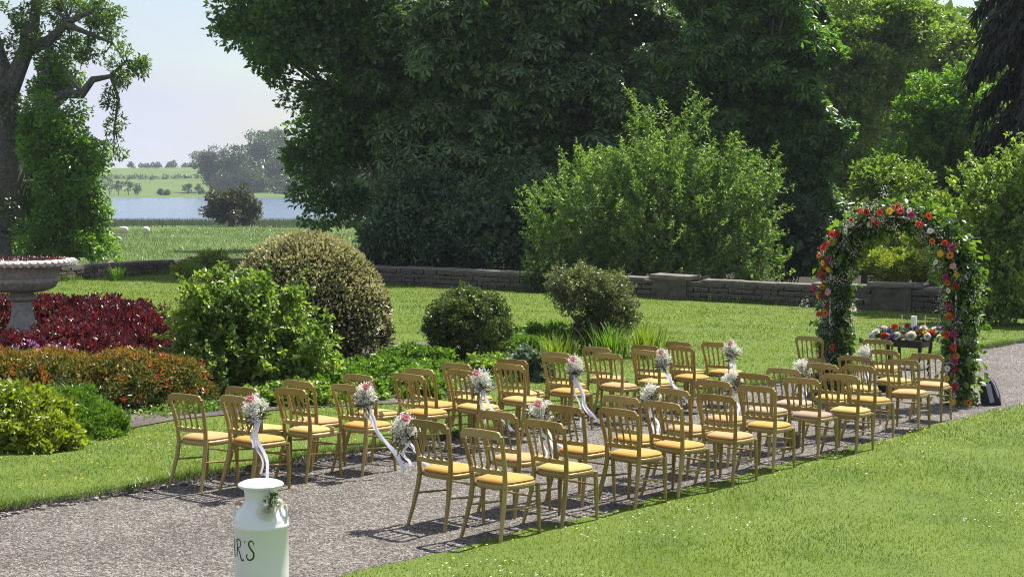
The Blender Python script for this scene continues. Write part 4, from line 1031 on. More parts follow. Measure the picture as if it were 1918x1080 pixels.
for k in range(44):
    a_ = 2 * math.pi * k / 44
    mbl = MB(); mbl.tube([(.80, 0, 1.50), (.875, .02, 1.53), (.885, .045, 1.58), (.85, .06, 1.615)], [.012, .03, .026, .01], 6)
    mbl.build('carved_leaf', M['stonepale'], rim, True, rot=(0, 0, a_))
MB().lathe([(.66, 1.55), (.5, 1.585), (.2, 1.61), (.01, 1.615)], 32, rmod=lambda a, z: 1 + .03 * math.sin(a * 7 + z * 40)).build('planted_soil', M['soil'], t, True)
P1 = np.stack([*(np.array([np.cos(q := rng.uniform(0, 6.28, 900)), np.sin(q)]) * np.sqrt(rng.uniform(.04, .62, 900))), np.full(900, 1.595)], 1)
V, F = leaves(P1, np.tile([0, 0, .7], (900, 1)), .06, .5, 0, 1.0)
obj('seedlings', mesh_np('seedlings', V, F), LM['red'], t)

# ---- sheep
def sheep(loc, rz, sc, label, lying=False):
    legs = .0 if lying else .3
    mb = MB()
    body = [(-.50, .06), (-.47, .20), (-.36, .29), (-.1, .32), (.15, .31), (.33, .26), (.45, .17), (.50, .06)]
    mb.tube([(x, 0, legs + .30 + .03 * math.cos(x * 3)) for x, r_ in body], [r_ for x, r_ in body], 14)
    hz = legs + (.42 if lying else .12)
    mb.tube([(.36, 0, legs + .34), (.50, 0, (legs + .34 + hz) / 2 + .08), (.60, 0, hz + .06), (.68, 0, hz), (.77, 0, hz - .08)], [.15, .12, .09, .08, .045], 10)
    for s in (-1, 1):
        mb.tube([(.60, s * .05, hz + .1), (.58, s * .13, hz + .1), (.56, s * .18, hz + .07)], [.03, .035, .01], 6)
        if not lying:
            for x in (-.33, .28):
                mb.tube([(x, s * .14, legs + .12), (x + .02, s * .14, legs * .55), (x, s * .14, .02)], [.085, .045, .035], 7)
                mb.tube([(x, s * .14, .05), (x + .03, s * .14, 0)], [.04, .045], 7)
    mb.tube([(-.48, 0, legs + .36), (-.55, 0, legs + .25), (-.54, 0, legs + .12)], [.05, .05, .03], 7)
    o = mb.build('sheep', M['wool'], None, True, loc=loc, rot=(0, 0, rz)); o.scale = (sc, sc, sc)
    tag(o, label, 'sheep')
sheep(g0(-33.8, 130), 2.6, .95, 'white sheep grazing with its flank turned, the rearmost of the group')
sheep(g0(-33.9, 125.5), 2.9, .85, 'smaller sheep lying low in the long grass of the pasture', True)
sheep(g0(-31.2, 127.5), 1.7, 1.0, 'white sheep seen from behind, apart from the other two')

# ================================================================== CHAIRS
ARCH_FLOWERS = [(-9.41, 2.57, 'd'), (-9.28, 2.7, 'r'), (-9.17, 2.68, 'd'), (-8.97, 2.68, 'r'), (-8.83, 2.7, 'y'), (-8.72, 2.76, 'r'), (-8.67, 2.7, 'r'), (-8.54, 2.71, 'w'), (-8.49, 2.65, 'm'), (-8.24, 2.64, 'r'), (-8.37, 2.52, 'r'), (-9.01, 2.53, 'r'), (-9.07, 2.58, 'p'), (-9.13, 2.5, 'w'), (-8.21, 2.43, 'w'), (-9.7, 2.36, 'r'), (-9.62, 2.36, 'd'), (-9.49, 2.4, 'w'), (-9.71, 2.25, 'o'), (-9.85, 2.15, 'r'), (-9.8, 2.19, 'r'), (-9.9, 2.04, 'o'), (-9.75, 1.98, 'm'), (-9.83, 1.89, 'r'), (-9.76, 1.84, 'y'), (-9.85, 1.93, 'y'), (-9.89, 1.78, 'r'), (-9.84, 1.71, 'd'), (-9.86, 1.58, 'o'), (-9.97, 1.55, 'm'), (-9.77, 1.51, 'p'), (-9.92, 1.44, 'y'), (-9.85, 1.45, 'd'), (-8.01, 2.27, 'r'), (-8.19, 2.29, 'o'), (-7.91, 2.21, 'm'), (-8.07, 2.12, 'y'), (-7.92, 2.1, 'o'), (-8.13, 2.0, 'w'), (-7.89, 1.95, 'p'), (-7.84, 1.83, 'y'), (-7.98, 1.79, 'm'), (-7.97, 1.72, 'o'), (-7.84, 1.68, 'd'), (-7.95, 1.61, 'w'), (-9.77, 1.3, 'd'), (-9.89, 1.18, 'r'), (-9.8, 1.2, 'o'), (-9.67, 0.71, 'r'), (-9.85, 0.6, 'd'), (-9.82, 0.48, 'y'), (-9.35, 1.29, 'w'), (-7.97, 1.44, 'd'), (-7.94, 1.38, 'm'), (-7.94, 1.26, 'o'), (-7.91, 1.24, 'r'), (-7.96, 1.0, 'r'), (-7.85, 1.01, 'm'), (-7.86, 0.83, 'r'), (-7.86, 0.74, 'd'), (-7.81, 0.71, 'o'), (-7.84, 0.64, 'm'), (-7.84, 0.51, 'd'), (-7.93, 0.53, 'w'), (-7.94, 0.39, 'y'), (-7.83, 0.3, 'r'), (-7.83, 0.25, 'm')]
CHAIRS_BED = [(9.06, -10.66, -4.5), (9.27, -10.2, 0.0), (9.75, -10.68, -3.1), (10.04, -10.29, -0.8), (10.53, -10.72, 0.0), (10.66, -10.15, 0.0), (11.34, -10.67, 0.0), (11.75, -10.36, -2.4), (12.31, -10.68, 0.0), (12.5, -10.26, -0.2), (13.03, -10.76, -0.4), (13.33, -10.29, -2.7), (13.86, -10.64, -4.9), (14.4, -10.39, -0.3), (14.92, -10.8, -3.1), (15.31, -10.3, -2.4), (15.9, -10.86, -3.7), (16.04, -10.22, 0.0), (16.64, -10.6, 0.0), (16.86, -10.18, 3.7), (17.42, -10.55, 2.4), (17.77, -10.19, 0.0), (19.67, -9.79, -3.4)]
CHAIRS_LAWN = [(9.28, -7.9, 2.1), (9.21, -7.27, 2.8), (10.09, -7.82, 2.0), (9.97, -7.24, 2.4), (10.88, -7.68, 3.0), (11.01, -7.22, 2.0), (11.77, -7.71, 1.4), (11.71, -7.2, 4.2), (12.68, -7.69, 5.5), (12.55, -7.15, -0.3), (13.59, -7.79, 0.5), (13.49, -7.23, -1.1), (14.51, -7.81, 1.3), (14.55, -7.27, -1.1), (15.31, -7.88, -2.2), (15.19, -7.14, -2.4), (16.15, -7.8, 3.8), (16.27, -7.39, 5.9), (17.27, -7.98, -7.0), (17.31, -7.35, -7.0), (18.47, -8.06, 4.9), (18.37, -7.5, -7.0), (19.93, -8.85, -5.7)]
CUSH_BED = 'peach amber yellow yellow peach amber yellow amber amber yellow yellow yellow yellow amber amber peach peach yellow yellow amber yellow amber pink'.split()
CUSH_LAWN = 'amber amber peach yellow amber amber amber amber peach peach peach amber pink grey pink yellow yellow amber yellow peach yellow peach yellow'.split()
CW = .215     # half width of the back at the top
def chair_parts():
    P = {}
    # rear legs run on into the back posts
    def post(s):
        mb = MB()
        pts = [(s * .205, -.290, 0), (s * .190, -.250, .14), (s * .176, -.212, .30), (s * .170, -.190, .43), (s * .176, -.200, .56), (s * .190, -.235, .70), (s * .203, -.270, .82), (s * .205, -.276, .845)]
        mb.tube(pts, [.0135, .017, .020, .021, .019, .0175, .0165, .0155], 8)
        return mb.mesh('rear_leg', True)
    P['rear_leg'] = [post(-1), post(1)]
    def fleg(s):
        mb = MB()
        pts = [(s * .205, .195, 0), (s * .199, .190, .05), (s * .196, .188, .20), (s * .194, .187, .235), (s * .193, .186, .26), (s * .190, .184, .36), (s * .188, .182, .43)]
        mb.tube(pts, [.0125, .014, .0185, .016, .021, .0195, .020], 8)
        return mb.mesh('front_leg', True)
    P['front_leg'] = [fleg(-1), fleg(1)]
    # seat frame : rounded trapezoid slab
    def outline(hw_f, hw_b, yf, yb, k=40):
        pts = []
        for i in range(k):
            a = 2 * math.pi * i / k
            c, s = math.cos(a), math.sin(a); n = 4.2
            u = math.copysign(abs(c) ** (2 / n), c); v = math.copysign(abs(s) ** (2 / n), s)
            y = (yf + yb) / 2 + v * (yf - yb) / 2; hw = hw_b + (hw_f - hw_b) * (v + 1) / 2
            pts.append((u * hw, y))
        return pts
    def slab(levels, name):
        k = 40; vs = []; fs = []
        for (ins, z) in levels:
            for (x, y) in outline(.212 - ins, .188 - ins, .205 - ins, -.205 + ins, k): vs.append((x, y, z))
        for i in range(len(levels) - 1):
            for q in range(k): fs.append((i * k + q, i * k + (q + 1) % k, (i + 1) * k + (q + 1) % k, (i + 1) * k + q))
        fs.append(tuple(range(k - 1, -1, -1))); m = (len(levels) - 1) * k; fs.append(tuple(m + q for q in range(k)))
        mb = MB(); mb.add(vs, fs); return mb.mesh(name, True)
    P['seat_frame'] = [slab([(.012, .405), (.002, .412), (0, .435), (.006, .446), (.016, .450)], 'seat_frame')]
    P['cushion'] = [slab([(.030, .445), (.014, .452), (.012, .464), (.020, .476), (.045, .487), (.085, .494), (.14, .497)], 'cushion')]
    # top rail : yoke with five little arches cut below it
    xs = np.linspace(-CW, CW, 71); top = []; bot = []
    for x in xs:
        u = x / CW
        t_ = .888 - .012 * u * u - .055 * max(0, abs(u) - .80) ** 2 / .04
        w5 = (x + .178) / .356 * 5; fr = w5 - math.floor(w5)
        b_ = .800 + .026 * math.sqrt(max(0, 1 - (2 * fr - 1) ** 2)) if -.178 < x < .178 else .800
        top.append(t_); bot.append(min(b_, t_ - .008))
    mb = MB(); mb.strip(xs, top, bot, -.290, -.264, curve=lambda x: -.022 * (1 - (x / CW) ** 2))
    P['top_rail'] = [mb.mesh('top_rail', True, bevel=.003)]
    xs = np.linspace(-.182, .182, 61); top = []; bot = []
    for x in xs:
        w5 = (x + .182) / .364 * 5; fr = w5 - math.floor(w5)
        top.append(.588 - .020 * math.sqrt(max(0, 1 - (2 * fr - 1) ** 2))); bot.append(.532)
    mb = MB(); mb.strip(xs, top, bot, -.222, -.202, curve=lambda x: -.012 * (1 - (x / .182) ** 2))
    P['lower_rail'] = [mb.mesh('lower_rail', True)]
    P['spindle'] = []
    for k in range(4):
        xb = (-.182 + .364 * (k + 1) / 5); xt = (-.178 + .356 * (k + 1) / 5)
        mb = MB()
        yb = -.222; yt = -.292
        pts = [(xb + (xt - xb) * q, yb + (yt - yb) * q, .575 + (.82 - .575) * q) for q in (0, .08, .18, .5, .82, .92, 1)]
        mb.tube(pts, [.006, .0115, .0075, .0110, .0075, .0115, .0085], 7)
        P['spindle'].append(mb.mesh('spindle', True))
    def rod(a, b):
        mb = MB(); a = np.array(a); b = np.array(b)
        mb.tube([a, a + (b - a) * .25, (a + b) / 2, a + (b - a) * .75, b], [.007, .0085, .0105, .0085, .007], 7)
        return mb.mesh('stretcher', True)
    P['stretcher'] = [rod((-.180, -.222, .265), (-.195, .187, .235)), rod((.180, -.222, .265), (.195, .187, .235)), rod((-.192, .185, .315), (.192, .185, .315))]
    return P
CP = chair_parts()
for k, ms in CP.items():
    for me in ms:
        if k != 'cushion': me.materials.append(M['gold'])
cush_mesh = {}
for c in M['cush']:
    me = CP['cushion'][0].copy(); me.materials.clear(); me.materials.append(M['cush'][c]); cush_mesh[c] = me
ORD = {1: 'front', 2: 'second', 3: 'third', 4: 'fourth', 5: 'fifth', 6: 'sixth', 7: 'seventh', 8: 'eighth', 9: 'ninth', 10: 'tenth', 11: 'eleventh', 12: 'last'}
CNAME = {'amber': 'amber', 'yellow': 'straw yellow', 'peach': 'peach', 'pink': 'dusty pink', 'grey': 'taupe'}
def put_chair(s, r, dyaw, cush, row, col, side):
    x, y = xy(s, r)
    lab = 'gold chair, %s cushion, %s row from arch, %s seat, %s side' % (CNAME[cush], ORD[row], col, side)
    if row == 1: lab = 'gold chair, %s cushion, standing alone nearest the flower arch, %s side' % (CNAME[cush], side)
    t = thing('gold_chair', lab, 'chair', (x, y, zg(x, y) - .004), (-math.atan(SLOPE) + rng.normal(0, .008), rng.normal(0, .010), -PATH - R(dyaw)), 'gold wedding chairs set out in rows along the gravel path')
    for nm, ms in CP.items():
        for me in ms:
            link(bpy.data.objects.new(nm, cush_mesh[cush] if nm == 'cushion' else me), t)
    return t
aisle_chairs = {}
for side, data, cs in (('flower bed', CHAIRS_BED, CUSH_BED), ('near lawn', CHAIRS_LAWN, CUSH_LAWN)):
    for i, (s, r, a_) in enumerate(data):
        row = 12 - i // 2
        if side == 'flower bed': col = 'aisle' if i % 2 == 1 else 'outer'
        else: col = 'aisle' if i % 2 == 0 else 'outer'
        t = put_chair(s, r, a_, cs[i], row, col, side)
        aisle_chairs[(side, row, col)] = t

# ---- posies of baby's breath with a pink rose and ribbons, tied to the aisle chairs
def blossom_ball(n, rad, sz, zs=1.1):
    c = unit(rng.normal(size=(46, 3))) * rng.uniform(.45, 1, (46, 1)) * rad
    P = np.repeat(c, n // 46, 0) + rng.normal(0, rad * .19, (46 * (n // 46), 3))
    P[:, 2] *= zs
    return leaves(P, unit(P), sz, .9, 0, .9)
posy_meshes = []
for q in range(3):
    V, F = blossom_ball(1840, .098, .0155)
    b = mesh_np('blossoms', V, F); b.materials.append(M['blossom'])
    n = 70; d = unit(rng.normal(size=(n, 3)))
    V, F = leaves(np.tile([0, 0, -.10], (n, 1)) + rng.normal(0, .008, (n, 3)), d * .9 + np.array([0, 0, .75]), .14, .02, 0, .2)
    n2 = 24
    V2, F2 = leaves(rng.normal(0, .04, (n2, 3)) + np.array([0, 0, -.03]), rng.normal(size=(n2, 3)), .035, .4)
    st = mesh_np('stems', np.concatenate([V, V2]), np.concatenate([F, F2 + len(V)])); st.materials.append(M['stem'])
    posy_meshes.append((b, st))
def rosette(rad, n=46, mat=None, name='rose'):
    i = np.arange(n); f = i / n
    th = i * 2.39996; ph = .15 + 1.35 * f
    d = np.stack([np.sin(ph) * np.cos(th), np.sin(ph) * np.sin(th), np.cos(ph)], 1)
    P = d * (rad * .35)
    sd = np.stack([-np.sin(th), np.cos(th), np.zeros(n)], 1)
    L = rad * (.35 + .45 * f); upv = np.cross(sd, d)
    nn = d
    v0 = P; o1 = P + nn * L[:, None] * .6 + upv * L[:, None] * -.15
    w = (rad * (.22 + .34 * f))[:, None]
    V = np.stack([v0, o1 + sd * w, o1 + nn * L[:, None] * .45 , o1 - sd * w], 1).reshape(-1, 3)
    b = (np.arange(n) * 4)[:, None]
    F = np.concatenate([b + np.array([[0, 1, 2]]), b + np.array([[0, 2, 3]])])
    me = mesh_np(name, V, F)
    if mat: me.materials.append(mat)
    return me
rose_me = rosette(.038, 40, M['rosepink'])
def ribbon_mesh(tails):
    mb = MB()
    for (dx, dy, dz, w, wav) in tails:
        k = 14; vs = []
        for i in range(k + 1):
            q = i / k
            x = dx * q ** 1.25 + wav * .025 * math.sin(q * 9 + dx * 20); y = dy * q + wav * .02 * math.cos(q * 7); z = -.10 + dz * q
            tw = .5 * math.sin(q * 5 + dx * 9)
            ww = w * .5 * (1 if i else .4)
            vs += [(x - ww * math.cos(tw), y - ww * math.sin(tw), z), (x + ww * math.cos(tw), y + ww * math.sin(tw), z + .004)]
        mb.add(vs, [(2 * i, 2 * i + 1, 2 * i + 3, 2 * i + 2) for i in range(k)])
    for s in (-1, 1):   # bow loops
        vs = []
        for i in range(9):
            q = i / 8 * math.pi
            vs += [(s * .055 * math.sin(q), -.012 + .016 * math.cos(q), -.10 + .02 * math.sin(q * .5) * (1 if i < 5 else -.2)), (s * .055 * math.sin(q), -.012 + .016 * math.cos(q), -.128)]
        mb.add(vs, [(2 * i, 2 * i + 1, 2 * i + 3, 2 * i + 2) for i in range(8)])
    mb.tube([(0, -.012, -.10), (0, -.012, -.13)], .018, 8)
    return mb.mesh('ribbon', True)
TAILS = {('flower bed', 12): [(.13, .05, -.62, .035, 1), (.05, 0, -.50, .025, 1), (-.03, -.02, -.26, .04, .5)],
 ('flower bed', 10): [(.38, .02, -.64, .045, .6), (.30, .02, -.52, .03, 1), (.03, 0, -.2, .02, 1)],
 ('flower bed', 8): [(.33, 0, -.44, .04, .5), (.06, 0, -.36, .028, .8)],
 ('flower bed', 6): [(.20, 0, -.50, .045, 1), (.27, .02, -.58, .03, 1), (.10, 0, -.62, .02, 1)],
 ('flower bed', 4): [(.33, 0, -.46, .045, .5), (.22, 0, -.30, .03, 1)],
 ('flower bed', 2): [(.04, 0, -.16, .05, .5), (-.02, 0, -.14, .04, .5)],
 ('near lawn', 12): [(.22, .22, -.28, .03, 1), (.34, .30, -.33, .035, .6), (.03, -.05, -.24, .03, 1)],
 ('near lawn', 10): [(.05, .12, -.36, .03, 1), (.14, .14, -.34, .035, 1), (.3, .30, -.34, .03, .5)],
 ('near lawn', 8): [(.03, .06, -.34, .03, 1), (.12, .14, -.33, .03, 1)],
 ('near lawn', 6): [(.03, .02, -.36, .03, .7), (.10, .1, -.32, .03, 1)],
 ('near lawn', 4): [(.02, .02, -.30, .03, .7), (.06, .05, -.26, .03, .7)],
 ('near lawn', 2): [(.02, .02, -.30, .03, .7), (.06, .05, -.26, .03, .7)]}
bpy.context.view_layer.update()
for i, ((side, row), tails) in enumerate(TAILS.items()):
    ch = aisle_chairs[(side, row, 'aisle')]
    sg = 1 if side == 'flower bed' else -1
    p = ch.matrix_world @ Vector((sg * .262, -.285, .80))
    t = thing('flower_posy', 'white ribboned posy on the %s row aisle chair from arch, %s side' % (ORD[row], side), 'posy', p, (0, 0, 0), 'posies tied to the aisle chairs')
    a, b = posy_meshes[i % 3]
    o = obj('blossoms', a, None, t); o.rotation_euler[2] = i * 1.3
    obj('stems', b, None, t)
    if side == 'flower bed' or row in (12, 10):
        o = obj('rose', rose_me, None, t, loc=(rng.uniform(-.05, .03), -.07, .085), rot=(R(50), 0, rng.uniform(-.5, .5)))
    obj('ribbon', ribbon_mesh(tails), M['ribbon'], t)

# ================================================================== FLOWER ARCH
ARCH_S, ARCH_R = 20.3, -8.83
axx, ayy = xy(ARCH_S, ARCH_R)
arch = thing('flower_arch', 'tall arch of ivy and bright gerberas standing on the gravel path', 'flower arch', (axx, ayy, zg(axx, ayy)), (0, 0, -PATH))
AW, AH, AS = .95, .86, 1.76
def spine(t_):    # t 0..1 from the foot on the bed side over the top to the foot on the lawn side
    ltot = 2 * AS + math.pi * .91
    d = t_ * ltot
    if d < AS: return np.array([-AW, 0, d])
    if d > ltot - AS: return np.array([AW, 0, ltot - d])
    a_ = math.pi * (1 - (d - AS) / (ltot - 2 * AS))
    return np.array([AW * math.cos(a_), 0, AS + AH * math.sin(a_)])
mb = MB()
for y in (-.2, .2):
    mb.tube([tuple(spine(q / 40) + np.array([0, y, 0])) for q in range(41)], .014, 8)
for q in np.linspace(.03, .97, 15):
    p = spine(q); mb.tube([(p[0], -.2, p[2]), (p[0], .2, p[2])], .009, 6)
mb.build('frame', M['frame_white'], arch, True)
tt = rng.random(30000); SP = np.array([spine(q) for q in np.linspace(0, 1, 400)])
P = SP[np.clip((tt * 399).astype(int), 0, 399)]
dens = rng.random(len(tt)) < np.clip(.62 + .35 * np.sin(tt * 41) * np.sin(tt * 23 + 1), .2, 1)
P = P[dens]; tt = tt[dens]
thick = np.where(tt < .5, .235, .21) * (.8 + .35 * np.sin(tt * 37) ** 2)
off = rng.normal(size=(len(P), 3)); off /= np.linalg.norm(off, axis=1, keepdims=True); off *= (rng.random((len(P), 1)) ** .45) * np.array([1, 1.25, 1]) * thick[:, None]
P = P + off; k = P[:, 2] > .02; P, off, tt = P[k], off[k], tt[k]
V, F = leaves(P, unit(off) + np.array([0, -.15, 0]), .075, .7, .5, .7)
obj('ivy', mesh_np('ivy', V, F), LM['ivy'], arch)
# broad hanging leaves, most of them on the lawn side and over the top
t2 = np.concatenate([rng.uniform(.34, 1, 800), rng.uniform(0, .34, 200)])
P2 = SP[np.clip((t2 * 399).astype(int), 0, 399)]; o2 = unit(rng.normal(size=(len(t2), 3)) + np.array([.35, -.1, .3]) * (t2 > .5)[:, None]) * rng.uniform(.18, .36, (len(t2), 1))
P2 = P2 + o2; k = P2[:, 2] > .06; P2, o2 = P2[k], o2[k]
V, F = leaves(P2, unit(o2), .115, .75, 1.0, .5)
obj('hanging_leaves', mesh_np('hanging_leaves', V, F), LM['vine'], arch)
# baby's breath sprays
cs = rng.uniform(0, 1, 130); P3 = []
for q in cs:
    p = spine(q) + rng.normal(0, 1, 3) * np.array([.13, .05, .1]) + np.array([0, -.24, 0]); P3.append(p + rng.normal(0, .045, (46, 3)))
P3 = np.concatenate(P3); P3 = P3[P3[:, 2] > .05]
V, F = leaves(P3, np.tile([0, -.6, .4], (len(P3), 1)), .017, .9, 0, .9)
obj('baby_breath', mesh_np('baby_breath', V, F), M['blossom'], arch)
# bare twigs poking out
mb = MB()
for q in range(26):
    t_ = rng.random(); p = spine(t_); d = unit(rng.normal(size=(1, 3)))[0]
    mb.tube([p, p + d * .3, p + d * .42 + np.array([0, 0, -.05])], [.006, .004, .002], 4)
mb.build('twigs', M['deadwood'], arch)
# gerberas
def gerbera(rad, col):
    vs = []; fs = []
    for ring, (n, r0, r1, z) in enumerate(((15, .25, 1.0, 0), (12, .2, .66, .12))):
        for k in range(n):
            a_ = 2 * math.pi * (k + .5 * ring) / n; w = math.pi / n * 1.05
            b = len(vs)
            jr = rng.uniform(.92, 1.06)
            vs += [(r0 * math.cos(a_), r0 * math.sin(a_), z), (.7 * r1 * math.cos(a_ - w), .7 * r1 * math.sin(a_ - w), z + .08), (r1 * jr * math.cos(a_), r1 * jr * math.sin(a_), z + .02 + .06 * ring), (.7 * r1 * math.cos(a_ + w), .7 * r1 * math.sin(a_ + w), z + .08)]
            fs += [(b, b + 1, b + 2, b + 3)]
    mb = MB(); mb.add([(x * rad, y * rad, z * rad) for x, y, z in vs], fs)
    me = mb.mesh('gerbera'); me.materials.append(M['pet_' + col]); return me
ger = {c: gerbera(1.0, c) for c in PET}
mbe = MB(); mbe.lathe([(.30, .02), (.30, .12), (.2, .2), (.05, .22)], 10); eye_me = {}
for e in ('eye_dark', 'eye_yellow'):
    me = mbe.mesh('flower_eye'); me.materials.append(M[e]); eye_me[e] = me
def put_gerbera(parent, loc, rot, rad, col, name='gerbera'):
    o = bpy.data.objects.new(name, ger[col]); o.location = loc; o.rotation_euler = rot; o.scale = (rad, rad, rad); link(o, parent)
    e = bpy.data.objects.new('flower_eye', eye_me['eye_yellow' if col in 'ywp' else 'eye_dark']); link(e, o)
    return o
for (r, z, c) in ARCH_FLOWERS:
    rad = rng.uniform(.050, .064) * (.85 if c == 'w' else 1)
    put_gerbera(arch, (r - ARCH_R, -.30 - rng.uniform(0, .05), z), (R(90) + rng.normal(0, .25) - .15, rng.normal(0, .15), rng.normal(0, .35)), rad, c)
for (s, r, c, lab) in ((20.0, -7.86, 'y', 'yellow gerbera head dropped on the gravel at the arch foot'), (20.12, -7.68, 'o', 'orange gerbera head leaning on the gravel beside the bag')):
    x, y = xy(s, r)
    o = put_gerbera(None, (x, y, zg(x, y) + .05), (R(55), 0, -PATH + .2), .06, c); tag(o, lab, 'flower')

# ================================================================== TABLE AND ITS FLOWERS
tx, ty = xy(22.62, -9.62); tz = zg(tx, ty)
t = thing('side_table', 'small dark carved wooden table behind the flower arch', 'table', (tx, ty, tz - .003), (0, 0, -PATH))
TH = .68
MB().box((0, 0, TH - .012), (.62, .52, .024)).build('table_top', M['darkwood'], t, bevel=.006)
for (sx, sy) in ((-1, -1), (1, -1), (1, 1), (-1, 1)):
    mb = MB(); mb.tube([(sx * .26, sy * .21, TH - .02), (sx * .265, sy * .215, .55), (sx * .25, sy * .2, .40), (sx * .235, sy * .19, .2), (sx * .25, sy * .2, .06), (sx * .275, sy * .225, 0)], [.035, .032, .022, .018, .018, .028], 9)
    mb.build('leg', M['darkwood'], t, True)
for (c, d, nm) in (((0, -.225, TH - .07), (.5, .02, .09), 'apron'), ((0, .225, TH - .07), (.5, .02, .09), 'apron'), ((-.265, 0, TH - .07), (.02, .43, .09), 'apron'), ((.265, 0, TH - .07), (.02, .43, .09), 'apron')):
    MB().box(c, d).build(nm, M['darkwood'], t)
MB().box((0, 0, .2), (.46, .36, .018)).build('shelf', M['darkwood'], t)
fl = thing('table_flowers', 'long low arrangement of white, red and violet flowers on the dark table', 'flowers', (tx, ty, tz + TH - .006), (0, 0, -PATH + R(14)))
nf = 2600
P = rng.normal(size=(nf, 3)); P /= np.linalg.norm(P, axis=1, keepdims=True); P *= np.array([.58, .24, .17]) * rng.uniform(.55, 1, (nf, 1)); P[:, 2] = np.abs(P[:, 2]) * .9 + .012
V, F = leaves(P, unit(P), .055, .6, .2, .8)
obj('greenery', mesh_np('greenery', V, F), LM['ivy'], fl)
P = np.stack([rng.uniform(.5, .95, 260), rng.normal(0, .07, 260), .12 - .35 * rng.uniform(0, 1, 260) ** 1.5], 1)
V, F = leaves(P, np.tile([.3, 0, -.5], (260, 1)), .08, .7, .4, .8)
obj('trailing_ivy', mesh_np('trailing_ivy', V, F), LM['vine'], fl)
bl = {c: rosette(1.0, 60, M['pet_' + c], 'bloom') for c in 'wrdvlmyo'}
SPOTS = [(-.56, 'l', .05), (-.50, 'w', .06), (-.40, 'w', .055), (-.36, 'r', .05), (-.30, 'v', .05), (-.24, 'r', .055), (-.16, 'w', .07), (-.10, 'l', .045), (-.04, 'd', .045), (.06, 'w', .085), (.16, 'm', .05), (.22, 'w', .06), (.30, 'w', .06), (.36, 'r', .06), (.44, 'v', .05), (.50, 'w', .055), (.54, 'd', .05), (-.46, 'l', .05), (-.2, 'v', .05), (.0, 'v', .05), (.1, 'v', .045), (-.32, 'l', .055), (.27, 'y', .045), (.4, 'w', .055), (-.02, 'y', .045), (.2, 'y', .04), (.48, 'l', .045), (-.12, 'w', .05), (.33, 'm', .04)]
for i, (x, c, rr) in enumerate(SPOTS):
    lvl = i % 3
    o = bpy.data.objects.new('bloom', bl[c]); o.scale = (rr, rr, rr)
    o.location = (x, -.20 + .09 * lvl + rng.normal(0, .012), .075 + .055 * lvl - .10 * x * x + rng.normal(0, .01)); o.rotation_euler = (R(55 - 12 * lvl) + rng.normal(0, .2), rng.normal(0, .2), rng.uniform(-.6, .6)); link(o, fl)
def local_on_table(x, y, z):
    q = -PATH + R(14)
    return (tx + x * math.cos(q) - y * math.sin(q), ty + x * math.sin(q) + y * math.cos(q), tz + TH + z)
t = thing('pillar_candle', 'thick white pillar candle rising from the table flowers', 'candle', local_on_table(.06, .02, -.003), (0, 0, 0))
MB().lathe([(.045, 0), (.047, .01), (.047, .355), (.042, .365), (.03, .358), (.012, .355)], 20).build('wax', M['wax'], t, True)
MB().tube([(0, 0, .35), (.003, 0, .385)], .003, 5).build('wick', M['black'], t)
for (x, lab) in ((-.13, 'thin cream taper candle on the bed side of the pillar candle'), (.235, 'thin cream taper candle on the lawn side of the pillar candle')):
    t = thing('taper_candle', lab, 'candle', local_on_table(x, .03, -.003))
    MB().lathe([(.022, 0), (.022, .05), (.012, .06)], 12).build('holder', M['black'], t, True)
    MB().lathe([(.012, .05), (.011, .22), (.008, .375), (.003, .385)], 10).build('wax', M['wax_yellow'], t, True)
    MB().tube([(0, 0, .38), (.002, 0, .40)], .002, 5).build('wick', M['black'], t)
for (x, lab) in ((-.13, 'small white pebble on the table front edge nearer its corner'), (.0, 'small white pebble on the middle of the table front edge')):
    q = MB().lathe([(.004, 0), (.032, .004), (.04, .016), (.03, .028), (.006, .032)], 14).build('white_pebble', M['wax'], None, True, loc=(tx + x * math.cos(-PATH) + .238 * math.sin(-PATH), ty + x * math.sin(-PATH) - .238 * math.cos(-PATH), tz + TH - .004)); tag(q, lab, 'pebble')

# ---- small loudspeakers and the bag
def speaker(s, r, w, d, h, label, rz):
    x, y = xy(s, r)
    t = thing('loudspeaker', label, 'speaker', (x, y, zg(x, y) - .004), (0, 0, rz))
    MB().box((0, 0, h / 2), (w, d, h)).build('cabinet', M['black'], t, bevel=.012)
    MB().box((0, -d / 2 - .002, h / 2), (w * .84, .008, h * .86)).build('grille', M['bagcloth'], t, bevel=.002)
    MB().tube([(-w * .25, 0, h - .005), (-w * .2, 0, h + .03), (w * .2, 0, h + .03), (w * .25, 0, h - .005)], .01, 6).build('handle', M['black'], t, True)
speaker(21.0, -9.25, .26, .2, .24, 'small black loudspeaker on the gravel before the table', -PATH)
speaker(14.95, -7.72, .12, .12, .17, 'small black speaker box on the gravel between the lawn side chairs', -PATH)
x, y = xy(20.55, -7.52)
t = thing('tote_bag', 'slumped black bag with lilac-grey straps beside the arch foot', 'bag', (x, y, zg(x, y) - .004), (0, 0, -R(12)))
t.scale = (.8, .8, .95)
mb = MB(); vs = []
prof = [(-.15, .16, -.10, .10, 0), (-.155, .165, -.105, .105, .05), (-.13, .15, -.085, .085, .17), (-.09, .11, -.055, .06, .29), (-.065, .08, -.03, .03, .36)]
for (x0, x1, y0, y1, z) in prof:
    sh = -.10 * z / .36
    vs += [(x0 + sh, y0, z), ((x0 + x1) / 2 + sh, y0 - .02, z), (x1 + sh, y0, z), (x1 + sh + .012, 0, z), (x1 + sh, y1, z), ((x0 + x1) / 2 + sh, y1 + .02, z), (x0 + sh, y1, z), (x0 + sh - .012, 0, z)]
fs = [tuple(range(7, -1, -1)), tuple(32 + k for k in range(8))]
